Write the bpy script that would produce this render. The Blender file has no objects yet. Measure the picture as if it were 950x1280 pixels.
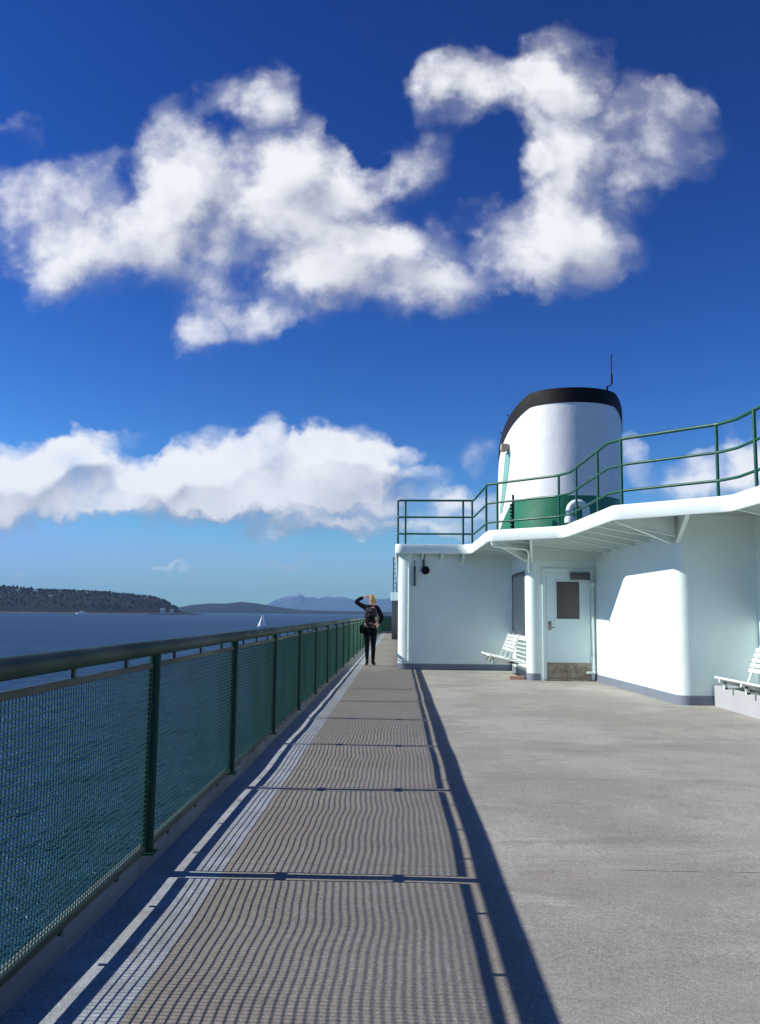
import bpy, bmesh, math, random
from mathutils import Vector, Matrix, noise

random.seed(7)
sc = bpy.context.scene
COL = sc.collection

# ------------------------------------------------------------------ camera
EYE = 1.30
pitch, yaw, roll = math.radians(6.764), math.radians(1.332), 0.011
f_ = Vector((-math.sin(yaw) * math.cos(pitch), math.cos(yaw) * math.cos(pitch), math.sin(pitch)))
r_ = Vector((math.cos(yaw), math.sin(yaw), 0))
u_ = r_.cross(f_)
R_ = r_ * math.cos(roll) + u_ * math.sin(roll)
U_ = -r_ * math.sin(roll) + u_ * math.cos(roll)
cam_d = bpy.data.cameras.new('camera')
cam = bpy.data.objects.new('camera', cam_d)
COL.objects.link(cam)
cam.matrix_world = Matrix(((R_.x, U_.x, -f_.x, 0), (R_.y, U_.y, -f_.y, 0), (R_.z, U_.z, -f_.z, EYE), (0, 0, 0, 1)))
cam_d.sensor_fit = 'VERTICAL'
cam_d.sensor_height = 24.0
cam_d.lens = 24.0 * 1068 / 1280
cam_d.clip_start = 0.05
cam_d.clip_end = 90000
sc.camera = cam

# ------------------------------------------------------------------ sun, sky, exposure
SUN_EL = math.radians(33.0)
SUN_AZ = math.radians(-89.2)          # from +Y, clockwise positive: the sun stands to port
sun_dir = Vector((math.sin(SUN_AZ) * math.cos(SUN_EL), math.cos(SUN_AZ) * math.cos(SUN_EL), math.sin(SUN_EL)))
sl = bpy.data.lights.new('sun', 'SUN')
sl.energy = 5.0
sl.angle = math.radians(0.45)
sl.color = (1.0, 0.955, 0.89)
so = bpy.data.objects.new('sun', sl)
COL.objects.link(so)
so.rotation_euler = sun_dir.to_track_quat('Z', 'Y').to_euler()
so.location = (-30, 10, 30)

sc.view_settings.view_transform = 'Standard'
sc.view_settings.look = 'None'
sc.view_settings.gamma = 1.0
sc.view_settings.use_curve_mapping = False
sc.view_settings.exposure = 0.3
sc.cycles.max_bounces = 8
sc.cycles.diffuse_bounces = 4
sc.cycles.glossy_bounces = 3
sc.cycles.transmission_bounces = 4
sc.cycles.volume_bounces = 0
sc.cycles.transparent_max_bounces = 8
sc.cycles.sample_clamp_indirect = 6.0

BLOBS = [
 (-0.3697,0.4934,0.1147,0.0757,0.86),
 (-0.4567,0.5248,0.0603,0.0359,0.473),
 (-0.4525,0.4539,0.0619,0.0468,0.516),
 (-0.4327,0.4045,0.0337,0.0308,0.645),
 (-0.3079,0.4489,0.0891,0.0644,0.688),
 (-0.2475,0.4232,0.0690,0.0463,0.387),
 (-0.3960,0.4230,0.0595,0.0413,0.301),
 (-0.2778,0.5690,0.0481,0.0801,0.774),
 (-0.2894,0.5321,0.0400,0.0475,0.43),
 (-0.1871,0.6563,0.0585,0.0389,0.774),
 (-0.1517,0.6112,0.0481,0.0665,0.731),
 (-0.1716,0.5320,0.1043,0.0697,0.86),
 (-0.1012,0.4851,0.0838,0.0857,0.86),
 (-0.0461,0.4185,0.0975,0.0594,0.86),
 (0.0418,0.3913,0.0601,0.0345,0.688),
 (-0.0993,0.3879,0.0682,0.0407,0.516),
 (-0.2108,0.3543,0.0761,0.0283,0.688),
 (-0.2511,0.3320,0.0351,0.0302,0.688),
 (-0.2216,0.3846,0.0392,0.0305,0.258),
 (-0.0326,0.5215,0.0612,0.0314,0.43),
 (0.0216,0.5454,0.0395,0.0357,0.473),
 (-0.0627,0.5529,0.0595,0.0253,0.258),
 (-0.0025,0.4646,0.0685,0.0413,0.516),
 (0.0959,0.6692,0.0778,0.0388,0.774),
 (0.1457,0.6476,0.0596,0.0429,0.43),
 (0.0520,0.6405,0.0399,0.0667,0.645),
 (0.0859,0.6212,0.0397,0.0320,0.301),
 (0.2018,0.6828,0.0617,0.0540,0.817),
 (0.1849,0.6104,0.0543,0.0800,0.817),
 (0.1985,0.5265,0.0508,0.0785,0.817),
 (0.1829,0.4494,0.0824,0.0596,0.86),
 (0.1050,0.4320,0.0583,0.0368,0.43),
 (0.1052,0.4934,0.0352,0.0311,0.344),
 (0.1533,0.4087,0.0483,0.0264,0.344),
 (-0.0318,0.4543,0.0490,0.0412,0.344),
 (0.2930,0.5943,0.0863,0.0699,0.473),
 (0.3359,0.5524,0.0468,0.0734,0.387),
 (0.2909,0.5110,0.0486,0.0352,0.387),
 (0.2411,0.4545,0.0581,0.0410,0.387),
 (0.2676,0.5577,0.0587,0.0736,0.258),
 (0.3435,0.6417,0.0335,0.0277,0.301),
 (-0.2041,0.4541,0.0444,0.0352,0.344),
 (0.1155,0.5873,0.0395,0.0275,-0.43),
 (-0.1106,0.5634,0.0299,0.0264,-0.258),
 (-0.0478,0.5528,0.0298,0.0263,-0.43),
 (-0.0028,0.5007,0.0394,0.0260,-0.43),
 (-0.2486,0.4541,0.0247,0.0258,-0.258),
 (-0.3269,0.5426,0.0251,0.0264,-0.344),
 (-0.4840,0.5927,0.0284,0.0257,0.43),
 (-0.4994,0.6121,0.0204,0.0215,0.258),
 (-0.4584,0.1458,0.0867,0.0393,1.3),
 (-0.3819,0.1561,0.0721,0.0444,1.365),
 (-0.4043,0.1772,0.0386,0.0240,0.78),
 (-0.2948,0.1423,0.1051,0.0357,1.3),
 (-0.2625,0.1734,0.0345,0.0188,0.65),
 (-0.2143,0.1641,0.0716,0.0409,1.3),
 (-0.1621,0.1789,0.0525,0.0359,1.04),
 (-0.1649,0.2129,0.0249,0.0189,0.78),
 (-0.1470,0.1482,0.0855,0.0356,1.3),
 (-0.0810,0.1776,0.0647,0.0409,1.43),
 (-0.0958,0.2036,0.0382,0.0223,0.78),
 (-0.0284,0.1606,0.0474,0.0305,0.665),
 (-0.0659,0.1278,0.0756,0.0219,1.17),
 (-0.1079,0.1009,0.0755,0.0117,0.78),
 (-0.0278,0.1035,0.0752,0.0117,0.57),
 (0.0045,0.1830,0.0247,0.0110,0.427),
 (-0.0189,0.1540,0.0246,0.0110,0.427),
 (0.0397,0.1573,0.0321,0.0118,0.475),
 (0.0974,0.1884,0.0246,0.0255,0.522),
 (0.0568,0.1345,0.0658,0.0134,0.617),
 (0.0944,0.1168,0.0656,0.0217,0.57),
 (0.0380,0.1069,0.0563,0.0117,0.475),
 (0.2752,0.1772,0.0206,0.0321,0.712),
 (0.3646,0.1683,0.0577,0.0303,0.807),
 (0.4110,0.1639,0.0279,0.0386,0.76),
 (0.3380,0.1519,0.0558,0.0167,0.475),
 (0.4327,0.1926,0.0373,0.0423,0.57),
 (-0.2670,0.0456,0.0246,0.0050,0.266),
 (-0.1213,0.0630,0.0376,0.0050,0.237),
 (-0.4627,0.0597,0.0382,0.0050,0.285),
 (-0.3553,0.2019,0.0483,0.0086,0.237),
 (-0.4225,0.1917,0.0484,0.0086,0.237),
 (-0.5551,0.1451,0.0870,0.0385,1.3),
 (-0.5606,0.4955,0.0705,0.0633,0.602),
 (-0.6582,0.4537,0.0805,0.0628,0.602),
 (0.5150,0.1646,0.0647,0.0377,0.76),
 (0.6369,0.1940,0.0830,0.0421,0.76),
]


def node(nt, typ, **kw):
    n = nt.nodes.new(typ)
    for k, v in kw.items():
        setattr(n, k, v)
    return n


def math_node(nt, op, a, b=None, c=None, clamp=False):
    n = nt.nodes.new('ShaderNodeMath')
    n.operation = op
    n.use_clamp = clamp
    for i, s in enumerate((a, b, c)):
        if s is None:
            continue
        if isinstance(s, (int, float)):
            n.inputs[i].default_value = s
        else:
            nt.links.new(s, n.inputs[i])
    return n.outputs[0]


def vmath(nt, op, a, b=None, c=None, scale=None):
    n = nt.nodes.new('ShaderNodeVectorMath')
    n.operation = op
    for i, s in enumerate((a, b, c)):
        if s is None:
            continue
        if isinstance(s, (tuple, list)):
            n.inputs[i].default_value = s
        else:
            nt.links.new(s, n.inputs[i])
    if scale is not None:
        n.inputs['Scale'].default_value = scale
    return n


def cloud_group(fine=True):
    g = bpy.data.node_groups.new('cloud_field', 'ShaderNodeTree')
    g.interface.new_socket('P', in_out='INPUT', socket_type='NodeSocketVector')
    g.interface.new_socket('Cover', in_out='OUTPUT', socket_type='NodeSocketFloat')
    g.interface.new_socket('Noise', in_out='OUTPUT', socket_type='NodeSocketFloat')
    gi = g.nodes.new('NodeGroupInput')
    go = g.nodes.new('NodeGroupOutput')
    P = gi.outputs['P']
    # warp
    n1 = node(g, 'ShaderNodeTexNoise', noise_dimensions='3D')
    n1.inputs['Scale'].default_value = 6.0
    n1.inputs['Detail'].default_value = 4.0
    n1.inputs['Roughness'].default_value = 0.6
    g.links.new(P, n1.inputs['Vector'])
    w = vmath(g, 'SUBTRACT', n1.outputs['Color'], (0.5, 0.5, 0.5)).outputs[0]
    w = vmath(g, 'SCALE', w, scale=0.10).outputs[0]
    Q = vmath(g, 'ADD', P, w).outputs[0]
    if fine:
        n1b = node(g, 'ShaderNodeTexNoise', noise_dimensions='3D')
        n1b.inputs['Scale'].default_value = 26.0
        n1b.inputs['Detail'].default_value = 4.0
        n1b.inputs['Roughness'].default_value = 0.6
        g.links.new(P, n1b.inputs['Vector'])
        w = vmath(g, 'SUBTRACT', n1b.outputs['Color'], (0.5, 0.5, 0.5)).outputs[0]
        w = vmath(g, 'SCALE', w, scale=0.04).outputs[0]
        Q = vmath(g, 'ADD', Q, w).outputs[0]
    Q = vmath(g, 'MULTIPLY', Q, (1, 1, 0)).outputs[0]
    acc = None
    for (u, v, ru, rv, wt) in BLOBS:
        ru *= 1.25
        rv *= 1.25
        m = vmath(g, 'MULTIPLY_ADD', Q, (1 / ru, 1 / rv, 0), (-u / ru, -v / rv, 0))
        l = vmath(g, 'DOT_PRODUCT', m.outputs[0], m.outputs[0])
        # w*(1-r2) clamped
        t = math_node(g, 'MULTIPLY_ADD', l.outputs['Value'], -1.0, 1.0, clamp=True)
        acc = math_node(g, 'MULTIPLY', t, wt) if acc is None else math_node(g, 'MULTIPLY_ADD', t, wt, acc)
    n2 = node(g, 'ShaderNodeTexNoise', noise_dimensions='3D')
    n2.inputs['Scale'].default_value = 7.0
    n2.inputs['Detail'].default_value = 3.0
    n2.inputs['Roughness'].default_value = 0.50
    n2.inputs['Distortion'].default_value = 0.25
    g.links.new(P, n2.inputs['Vector'])
    cov = math_node(g, 'MAXIMUM', math_node(g, 'MINIMUM', acc, 1.4), 0.0)
    nz = math_node(g, 'SUBTRACT', n2.outputs[0], 0.5)
    gate = math_node(g, 'MULTIPLY', cov, 5.0, clamp=True)
    g.links.new(math_node(g, 'MULTIPLY_ADD', math_node(g, 'MULTIPLY', nz, gate), 2.1, cov), go.inputs['Noise'])
    if fine:
        n3 = node(g, 'ShaderNodeTexNoise', noise_dimensions='3D')
        n3.inputs['Scale'].default_value = 24.0
        n3.inputs['Detail'].default_value = 6.0
        n3.inputs['Roughness'].default_value = 0.62
        g.links.new(P, n3.inputs['Vector'])
        n3c = math_node(g, 'SUBTRACT', n3.outputs[0], 0.5)
        nz = math_node(g, 'MULTIPLY_ADD', n3c, 0.62, nz)
    amp = math_node(g, 'MULTIPLY', cov, 3.5, clamp=True)
    nz = math_node(g, 'MULTIPLY', nz, amp)
    d = math_node(g, 'MULTIPLY_ADD', nz, 2.1, cov)
    g.links.new(d, go.inputs['Cover'])
    return g


SKY_STRENGTH = 0.085


def make_world():
    w = bpy.data.worlds.new('World')
    sc.world = w
    w.use_nodes = True
    nt = w.node_tree
    nt.nodes.clear()
    out = node(nt, 'ShaderNodeOutputWorld')
    bg = node(nt, 'ShaderNodeBackground')
    bg.inputs['Strength'].default_value = SKY_STRENGTH
    nt.links.new(bg.outputs[0], out.inputs['Surface'])
    sky = node(nt, 'ShaderNodeTexSky', sky_type='NISHITA')
    sky.sun_disc = False
    sky.sun_elevation = SUN_EL
    sky.sun_rotation = SUN_AZ
    sky.air_density = 1.0
    sky.dust_density = 0.15
    sky.ozone_density = 3.0
    sky.altitude = 0
    # deep polarised-looking blue of the photograph: saturate
    hs = node(nt, 'ShaderNodeHueSaturation')
    hs.inputs['Hue'].default_value = 0.5
    hs.inputs['Saturation'].default_value = 1.28
    hs.inputs['Value'].default_value = 1.0
    nt.links.new(sky.outputs[0], hs.inputs['Color'])
    # phone-camera rendering of the blue: a power curve per channel
    s3 = node(nt, 'ShaderNodeSeparateColor')
    nt.links.new(hs.outputs[0], s3.inputs[0])
    c3 = node(nt, 'ShaderNodeCombineColor')
    for i, (a, p, cap) in enumerate(((1.42, 1.5, .27), (2.19, 1.7, .50), (2.30, 1.6, .98))):
        x = math_node(nt, 'MULTIPLY', s3.outputs[i], 0.085)
        x = math_node(nt, 'POWER', x, p)
        x = math_node(nt, 'MULTIPLY', x, a)
        x = math_node(nt, 'SMOOTH_MIN', x, cap, 0.12)
        nt.links.new(math_node(nt, 'MULTIPLY', x, 0.81 / SKY_STRENGTH), c3.inputs[i])
    skyc = c3.outputs[0]
    tc = node(nt, 'ShaderNodeTexCoord')
    sep = node(nt, 'ShaderNodeSeparateXYZ')
    nt.links.new(tc.outputs['Generated'], sep.inputs[0])
    ysafe = math_node(nt, 'MAXIMUM', sep.outputs['Y'], 0.05)
    inv = math_node(nt, 'DIVIDE', 1.0, ysafe)
    u = math_node(nt, 'MULTIPLY', sep.outputs['X'], inv)
    v = math_node(nt, 'MULTIPLY', sep.outputs['Z'], inv)
    cmb = node(nt, 'ShaderNodeCombineXYZ')
    nt.links.new(u, cmb.inputs[0])
    nt.links.new(v, cmb.inputs[1])
    g = cloud_group()
    A = node(nt, 'ShaderNodeGroup', node_tree=g)
    nt.links.new(cmb.outputs[0], A.inputs[0])
    off = vmath(nt, 'ADD', cmb.outputs[0], (-0.022, 0.036, 0.0))
    Bn = node(nt, 'ShaderNodeGroup', node_tree=cloud_group(False))
    nt.links.new(off.outputs[0], Bn.inputs[0])
    # opacity
    mr = node(nt, 'ShaderNodeMapRange', interpolation_type='SMOOTHSTEP')
    mr.inputs['From Min'].default_value = 0.06
    mr.inputs['From Max'].default_value = 1.42
    nt.links.new(A.outputs['Cover'], mr.inputs['Value'])
    up = node(nt, 'ShaderNodeMapRange', interpolation_type='SMOOTHSTEP')
    up.inputs['From Min'].default_value = 0.05
    up.inputs['From Max'].default_value = 0.15
    nt.links.new(sep.outputs['Y'], up.inputs['Value'])
    # thin veil of vapour reaching past the denser cloud
    ve = node(nt, 'ShaderNodeMapRange', interpolation_type='SMOOTHSTEP')
    ve.inputs['From Min'].default_value = 0.02
    ve.inputs['From Max'].default_value = 0.9
    ve.inputs['To Max'].default_value = 0.42
    nt.links.new(A.outputs['Noise'], ve.inputs['Value'])
    body = math_node(nt, 'MAXIMUM', mr.outputs[0], ve.outputs[0])
    alpha = math_node(nt, 'MULTIPLY', body, up.outputs[0])
    alpha = math_node(nt, 'POWER', alpha, 1.0)
    # light: how much denser the cloud is towards the sun
    diff = math_node(nt, 'SUBTRACT', math_node(nt, 'MULTIPLY_ADD', A.outputs['Cover'], 0.4, math_node(nt, 'MULTIPLY', A.outputs['Noise'], 0.6)), Bn.outputs['Noise'])
    lit = node(nt, 'ShaderNodeMapRange', interpolation_type='SMOOTHSTEP')
    lit.inputs['From Min'].default_value = -0.95
    lit.inputs['From Max'].default_value = 0.62
    nt.links.new(diff, lit.inputs['Value'])
    # cloud bodies low in the sky are seen from their shaded underside
    ramp = node(nt, 'ShaderNodeMix', data_type='RGBA')
    k = 1.0 / SKY_STRENGTH
    ramp.inputs[6].default_value = (0.24 * k, 0.27 * k, 0.38 * k, 1)
    ramp.inputs[7].default_value = (0.80 * k, 0.81 * k, 0.83 * k, 1)
    nt.links.new(lit.outputs[0], ramp.inputs[0])
    mix = node(nt, 'ShaderNodeMix', data_type='RGBA')
    nt.links.new(math_node(nt, 'MULTIPLY', alpha, 0.93), mix.inputs[0])
    nt.links.new(skyc, mix.inputs[6])
    nt.links.new(ramp.outputs[2], mix.inputs[7])
    nt.links.new(mix.outputs[2], bg.inputs['Color'])
    w.cycles.sampling_method = 'MANUAL'
    w.cycles.sample_map_resolution = 512


make_world()

# ------------------------------------------------------------------ helpers
def new_obj(name, data, parent=None):
    o = bpy.data.objects.new(name, data)
    COL.objects.link(o)
    if parent is not None:
        o.parent = parent
    return o


def wloc(o):
    v = Vector((0, 0, 0))
    while o is not None:
        v += o.location
        o = o.parent
    return v


def part(name, bm, mat, parent=None, smooth=False, label=None, recalc=True):
    """link a bmesh given in world coordinates as one mesh object (under its unrotated parent)"""
    if recalc:
        bmesh.ops.recalc_face_normals(bm, faces=bm.faces)
    if parent is not None:
        bmesh.ops.translate(bm, verts=bm.verts, vec=-wloc(parent))
    me = bpy.data.meshes.new(name)
    bm.to_mesh(me)
    bm.free()
    if mat is not None:
        for m in (mat if isinstance(mat, (list, tuple)) else [mat]):
            me.materials.append(m)
    if smooth:
        for p in me.polygons:
            p.use_smooth = True
        if smooth is not True:
            me.set_sharp_from_angle(angle=math.radians(smooth))
    o = new_obj(name, me, parent)
    if label:
        o['label'] = label
    return o


def thing(name, label, cat, loc=(0, 0, 0), group=None):
    o = new_obj(name, None)
    o.location = loc
    o['label'] = label
    o['category'] = cat
    if group:
        o['group'] = group
    return o


def tag(o, label, cat, group=None):
    o['label'] = label
    o['category'] = cat
    if group:
        o['group'] = group
    return o


def structure(o):
    o['kind'] = 'structure'
    return o


def box(bm, x0, x1, y0, y1, z0, z1, bev=0.0):
    b = bmesh.new()
    bmesh.ops.create_cube(b, size=1)
    for v in b.verts:
        v.co = Vector(((x0 + x1) / 2 + v.co.x * (x1 - x0), (y0 + y1) / 2 + v.co.y * (y1 - y0), (z0 + z1) / 2 + v.co.z * (z1 - z0)))
    if bev:
        bmesh.ops.bevel(b, geom=b.edges[:], offset=bev, segments=2, affect='EDGES', profile=0.5)
    merge(bm, b)
    return bm


def merge(bm, b, mat=None):
    if mat is not None:
        bmesh.ops.transform(b, matrix=mat, verts=b.verts)
    vm = [bm.verts.new(v.co) for v in b.verts]
    b.verts.index_update()
    for f in b.faces:
        try:
            nf = bm.faces.new([vm[v.index] for v in f.verts])
            nf.material_index = f.material_index
        except ValueError:
            pass
    b.free()
    return bm


def tube(bm, pts, r, seg=10, closed=False, cap=True, radii=None):
    pts = [Vector(p) for p in pts]
    n = len(pts)
    dirs = []
    for i in range(n):
        if closed:
            d = (pts[(i + 1) % n] - pts[i - 1])
        elif i == 0:
            d = pts[1] - pts[0]
        elif i == n - 1:
            d = pts[-1] - pts[-2]
        else:
            d = (pts[i + 1] - pts[i]).normalized() + (pts[i] - pts[i - 1]).normalized()
        dirs.append(d.normalized())
    ref = Vector((0, 0, 1)) if abs(dirs[0].z) < 0.9 else Vector((1, 0, 0))
    side = dirs[0].cross(ref).normalized()
    rings = []
    for i in range(n):
        d = dirs[i]
        side = (side - d * side.dot(d)).normalized()
        up = d.cross(side).normalized()
        k = 1.0
        if 0 < i < n - 1 and not closed:
            c = (pts[i + 1] - pts[i]).normalized().dot((pts[i] - pts[i - 1]).normalized())
            k = 1.0 / max(0.5, math.sqrt((1 + c) / 2))
        rr = radii[i] if radii else r
        ring = []
        for s in range(seg):
            a = 2 * math.pi * (s + 0.5) / seg
            ring.append(bm.verts.new(pts[i] + (side * math.cos(a) + up * math.sin(a)) * rr * (k if seg > 4 else 1)))
        rings.append(ring)
    m = n if closed else n - 1
    for i in range(m):
        A, B = rings[i], rings[(i + 1) % n]
        for s in range(seg):
            bm.faces.new((A[s], A[(s + 1) % seg], B[(s + 1) % seg], B[s]))
    if cap and not closed:
        bm.faces.new(rings[0][::-1])
        bm.faces.new(rings[-1])
    return bm


def smooth_path(pts, r, seg=5):
    """round the corners of a polyline with radius-like cut r"""
    pts = [Vector(p) for p in pts]
    out = [pts[0]]
    for i in range(1, len(pts) - 1):
        a, b, c = pts[i - 1], pts[i], pts[i + 1]
        rr = min(r, (a - b).length * 0.45, (c - b).length * 0.45)
        p0 = b + (a - b).normalized() * rr
        p2 = b + (c - b).normalized() * rr
        for k in range(seg + 1):
            t = k / seg
            out.append(p0 * (1 - t) ** 2 + b * 2 * t * (1 - t) + p2 * t * t)
    out.append(pts[-1])
    return out


def prism(bm, poly, z0, z1):
    lo = [bm.verts.new((x, y, z0)) for x, y in poly]
    hi = [bm.verts.new((x, y, z1)) for x, y in poly]
    n = len(poly)
    for i in range(n):
        bm.faces.new((lo[i], lo[(i + 1) % n], hi[(i + 1) % n], hi[i]))
    bm.faces.new(hi)
    bm.faces.new(lo[::-1])
    return bm


def extrude_poly(bm, pts, vec):
    """thin plate: polygon of 3-D points pushed along vec"""
    vec = Vector(vec)
    a = [bm.verts.new(Vector(p)) for p in pts]
    b = [bm.verts.new(Vector(p) + vec) for p in pts]
    n = len(pts)
    for i in range(n):
        bm.faces.new((a[i], a[(i + 1) % n], b[(i + 1) % n], b[i]))
    bm.faces.new(a[::-1])
    bm.faces.new(b)
    return bm


def round_poly(cs, seg=6):
    """cs: (x, y, r) closed polygon corners -> rounded point list"""
    out = []
    n = len(cs)
    for i in range(n):
        p = Vector(cs[i][:2])
        r = cs[i][2]
        if r == 0:
            out.append((p.x, p.y))
            continue
        a = Vector(cs[i - 1][:2]) - p
        b = Vector(cs[(i + 1) % n][:2]) - p
        ang = a.angle(b)
        t = min(r / math.tan(ang / 2), a.length * 0.48, b.length * 0.48)
        p0, p2 = p + a.normalized() * t, p + b.normalized() * t
        bis = (a.normalized() + b.normalized()).normalized()
        rr = t * math.tan(ang / 2)
        cen = p + bis * (rr / math.sin(ang / 2))
        a0 = math.atan2(p0.y - cen.y, p0.x - cen.x)
        a1 = math.atan2(p2.y - cen.y, p2.x - cen.x)
        d = (a1 - a0 + math.pi) % (2 * math.pi) - math.pi
        e0, e2 = a.normalized() * 0.012, b.normalized() * 0.012
        out.append((p0.x + e0.x, p0.y + e0.y))
        for k in range(seg + 1):
            q = a0 + d * k / seg
            out.append((cen.x + rr * math.cos(q), cen.y + rr * math.sin(q)))
        out.append((p2.x + e2.x, p2.y + e2.y))
    return out


def offset_line(pts, d, closed=False):
    """offset a 2-D polyline by d to its right side (outwards for a CCW loop)"""
    n = len(pts)
    out = []
    for i in range(n):
        p = Vector(pts[i])
        a = Vector(pts[i - 1]) if (i > 0 or closed) else None
        b = Vector(pts[(i + 1) % n]) if (i < n - 1 or closed) else None
        ns = []
        if a is not None and (p - a).length > 1e-6:
            e = (p - a).normalized()
            ns.append(Vector((e.y, -e.x)))
        if b is not None and (b - p).length > 1e-6:
            e = (b - p).normalized()
            ns.append(Vector((e.y, -e.x)))
        if len(ns) == 2:
            m = (ns[0] + ns[1]).normalized()
            k = 1 / max(0.35, m.dot(ns[0]))
        else:
            m, k = ns[0], 1
        q = p + m * d * k
        out.append((q.x, q.y))
    return out


def ribbon(bm, pts, profile, closed=False):
    """sweep a closed profile [(offset, z)...] along a 2-D polyline"""
    rings = []
    cols = [offset_line(pts, o, closed) for o, z in profile]
    n = len(pts)
    for i in range(n):
        rings.append([bm.verts.new((cols[j][i][0], cols[j][i][1], profile[j][1])) for j in range(len(profile))])
    m = len(profile)
    for i in range(n if closed else n - 1):
        A, B = rings[i], rings[(i + 1) % n]
        for j in range(m):
            bm.faces.new((A[j], A[(j + 1) % m], B[(j + 1) % m], B[j]))
    if not closed:
        bm.faces.new(rings[0])
        bm.faces.new(rings[-1][::-1])
    return bm


def sphere(bm, c, r, scale=(1, 1, 1), seg=14, rings=9):
    b = bmesh.new()
    bmesh.ops.create_uvsphere(b, u_segments=seg, v_segments=rings, radius=r)
    merge(bm, b, Matrix.Translation(c) @ Matrix.Diagonal((*scale, 1)))
    return bm


# ------------------------------------------------------------------ materials
def principled(name, color, rough=0.6, metal=0.0, spec=0.5, coat=0.0):
    m = bpy.data.materials.new(name)
    m.use_nodes = True
    b = m.node_tree.nodes['Principled BSDF']
    b.inputs['Base Color'].default_value = (*color, 1)
    b.inputs['Roughness'].default_value = rough
    b.inputs['Metallic'].default_value = metal
    b.inputs['Specular IOR Level'].default_value = spec
    b.inputs['Coat Weight'].default_value = coat
    return m


def noise_tex(nt, vec, scale, detail=4, rough=0.55, stretch=None, dist=0.0):
    if stretch:
        mp = node(nt, 'ShaderNodeMapping')
        mp.inputs['Scale'].default_value = stretch
        nt.links.new(vec, mp.inputs['Vector'])
        vec = mp.outputs[0]
    n = node(nt, 'ShaderNodeTexNoise')
    n.inputs['Scale'].default_value = scale
    n.inputs['Detail'].default_value = detail
    n.inputs['Roughness'].default_value = rough
    n.inputs['Distortion'].default_value = dist
    nt.links.new(vec, n.inputs['Vector'])
    return n.outputs[0]


def maprange(nt, v, a, b, c=0.0, d=1.0, smooth=True):
    n = node(nt, 'ShaderNodeMapRange')
    if smooth:
        n.interpolation_type = 'SMOOTHSTEP'
    n.inputs['From Min'].default_value = a
    n.inputs['From Max'].default_value = b
    n.inputs['To Min'].default_value = c
    n.inputs['To Max'].default_value = d
    nt.links.new(v, n.inputs['Value'])
    return n.outputs[0]


def mixc(nt, fac, a, b, blend='MIX'):
    n = node(nt, 'ShaderNodeMix', data_type='RGBA', blend_type=blend)
    for i, s in ((0, fac), (6, a), (7, b)):
        if isinstance(s, (int, float)):
            n.inputs[i].default_value = s
        elif isinstance(s, (tuple, list)):
            n.inputs[i].default_value = (*s, 1)
        else:
            nt.links.new(s, n.inputs[i])
    return n.outputs[2]


def bump(nt, h, strength, dist, normal=None):
    n = node(nt, 'ShaderNodeBump')
    n.inputs['Strength'].default_value = strength
    n.inputs['Distance'].default_value = dist
    nt.links.new(h, n.inputs['Height'])
    if normal is not None:
        nt.links.new(normal, n.inputs['Normal'])
    return n.outputs[0]


def obj_coord(nt):
    return node(nt, 'ShaderNodeTexCoord').outputs['Object']


def painted(name, color, rough=0.35, wear=0.12, rust=0.0, bump_s=0.15, dark=None, seams=False):
    """brush-painted ship steel: faint dirt, orange peel and a few rust runs"""
    m = principled(name, color, rough)
    nt = m.node_tree
    b = nt.nodes['Principled BSDF']
    oc = node(nt, 'ShaderNodeNewGeometry').outputs['Position']
    n1 = noise_tex(nt, oc, 1.3, 6, 0.6)
    n2 = noise_tex(nt, oc, 6.0, 5, 0.65, stretch=(1, 1, 0.22))
    dk = dark or tuple(c * 0.72 for c in color)
    c = mixc(nt, math_node(nt, 'MULTIPLY', maprange(nt, n1, 0.38, 0.72), wear * 2.2), color, dk)
    c = mixc(nt, math_node(nt, 'MULTIPLY', maprange(nt, n2, 0.5, 0.8), wear * 2.5), c, tuple(x * y for x, y in zip(color, (0.74, 0.70, 0.62))))
    if rust:
        n3 = noise_tex(nt, oc, 9.0, 6, 0.7, stretch=(1, 1, 0.3))
        c = mixc(nt, math_node(nt, 'MULTIPLY', maprange(nt, n3, 0.68, 0.78), rust), c, (0.22, 0.10, 0.045))
    nt.links.new(c, b.inputs['Base Color'])
    nt.links.new(maprange(nt, n1, 0.3, 0.7, rough - 0.06, rough + 0.14), b.inputs['Roughness'])
    n4 = noise_tex(nt, oc, 45.0, 3, 0.6)
    n5 = noise_tex(nt, oc, 2.2, 2, 0.5)
    nn = bump(nt, n5, 0.5, 0.03)
    if seams:
        sp = node(nt, 'ShaderNodeSeparateXYZ')
        nt.links.new(oc, sp.inputs[0])
        q = math_node(nt, 'ADD', sp.outputs['X'], sp.outputs['Y'])
        q = math_node(nt, 'FRACT', math_node(nt, 'DIVIDE', q, 1.83))
        q = math_node(nt, 'ABSOLUTE', math_node(nt, 'SUBTRACT', q, 0.5))
        ridge_v = maprange(nt, q, 0.010, 0.0)
        h = math_node(nt, 'ABSOLUTE', math_node(nt, 'SUBTRACT', sp.outputs['Z'], 1.42))
        ridge_h = maprange(nt, h, 0.016, 0.0)
        nn = bump(nt, math_node(nt, 'MAXIMUM', ridge_v, ridge_h), 0.2, 0.006, nn)
        # thin rust weeps below the seams and fittings
        n6 = noise_tex(nt, oc, 14.0, 4, 0.6, stretch=(1, 1, 0.06))
        n7 = noise_tex(nt, oc, 2.5, 3, 0.6)
        wp = math_node(nt, 'MULTIPLY', maprange(nt, n6, 0.66, 0.76), maprange(nt, n7, 0.50, 0.66))
        c = mixc(nt, math_node(nt, 'MULTIPLY', wp, 0.22), c, (0.36, 0.22, 0.12))
        nt.links.new(c, b.inputs['Base Color'])
    nt.links.new(bump(nt, n4, bump_s, 0.002, nn), b.inputs['Normal'])
    return m


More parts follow.
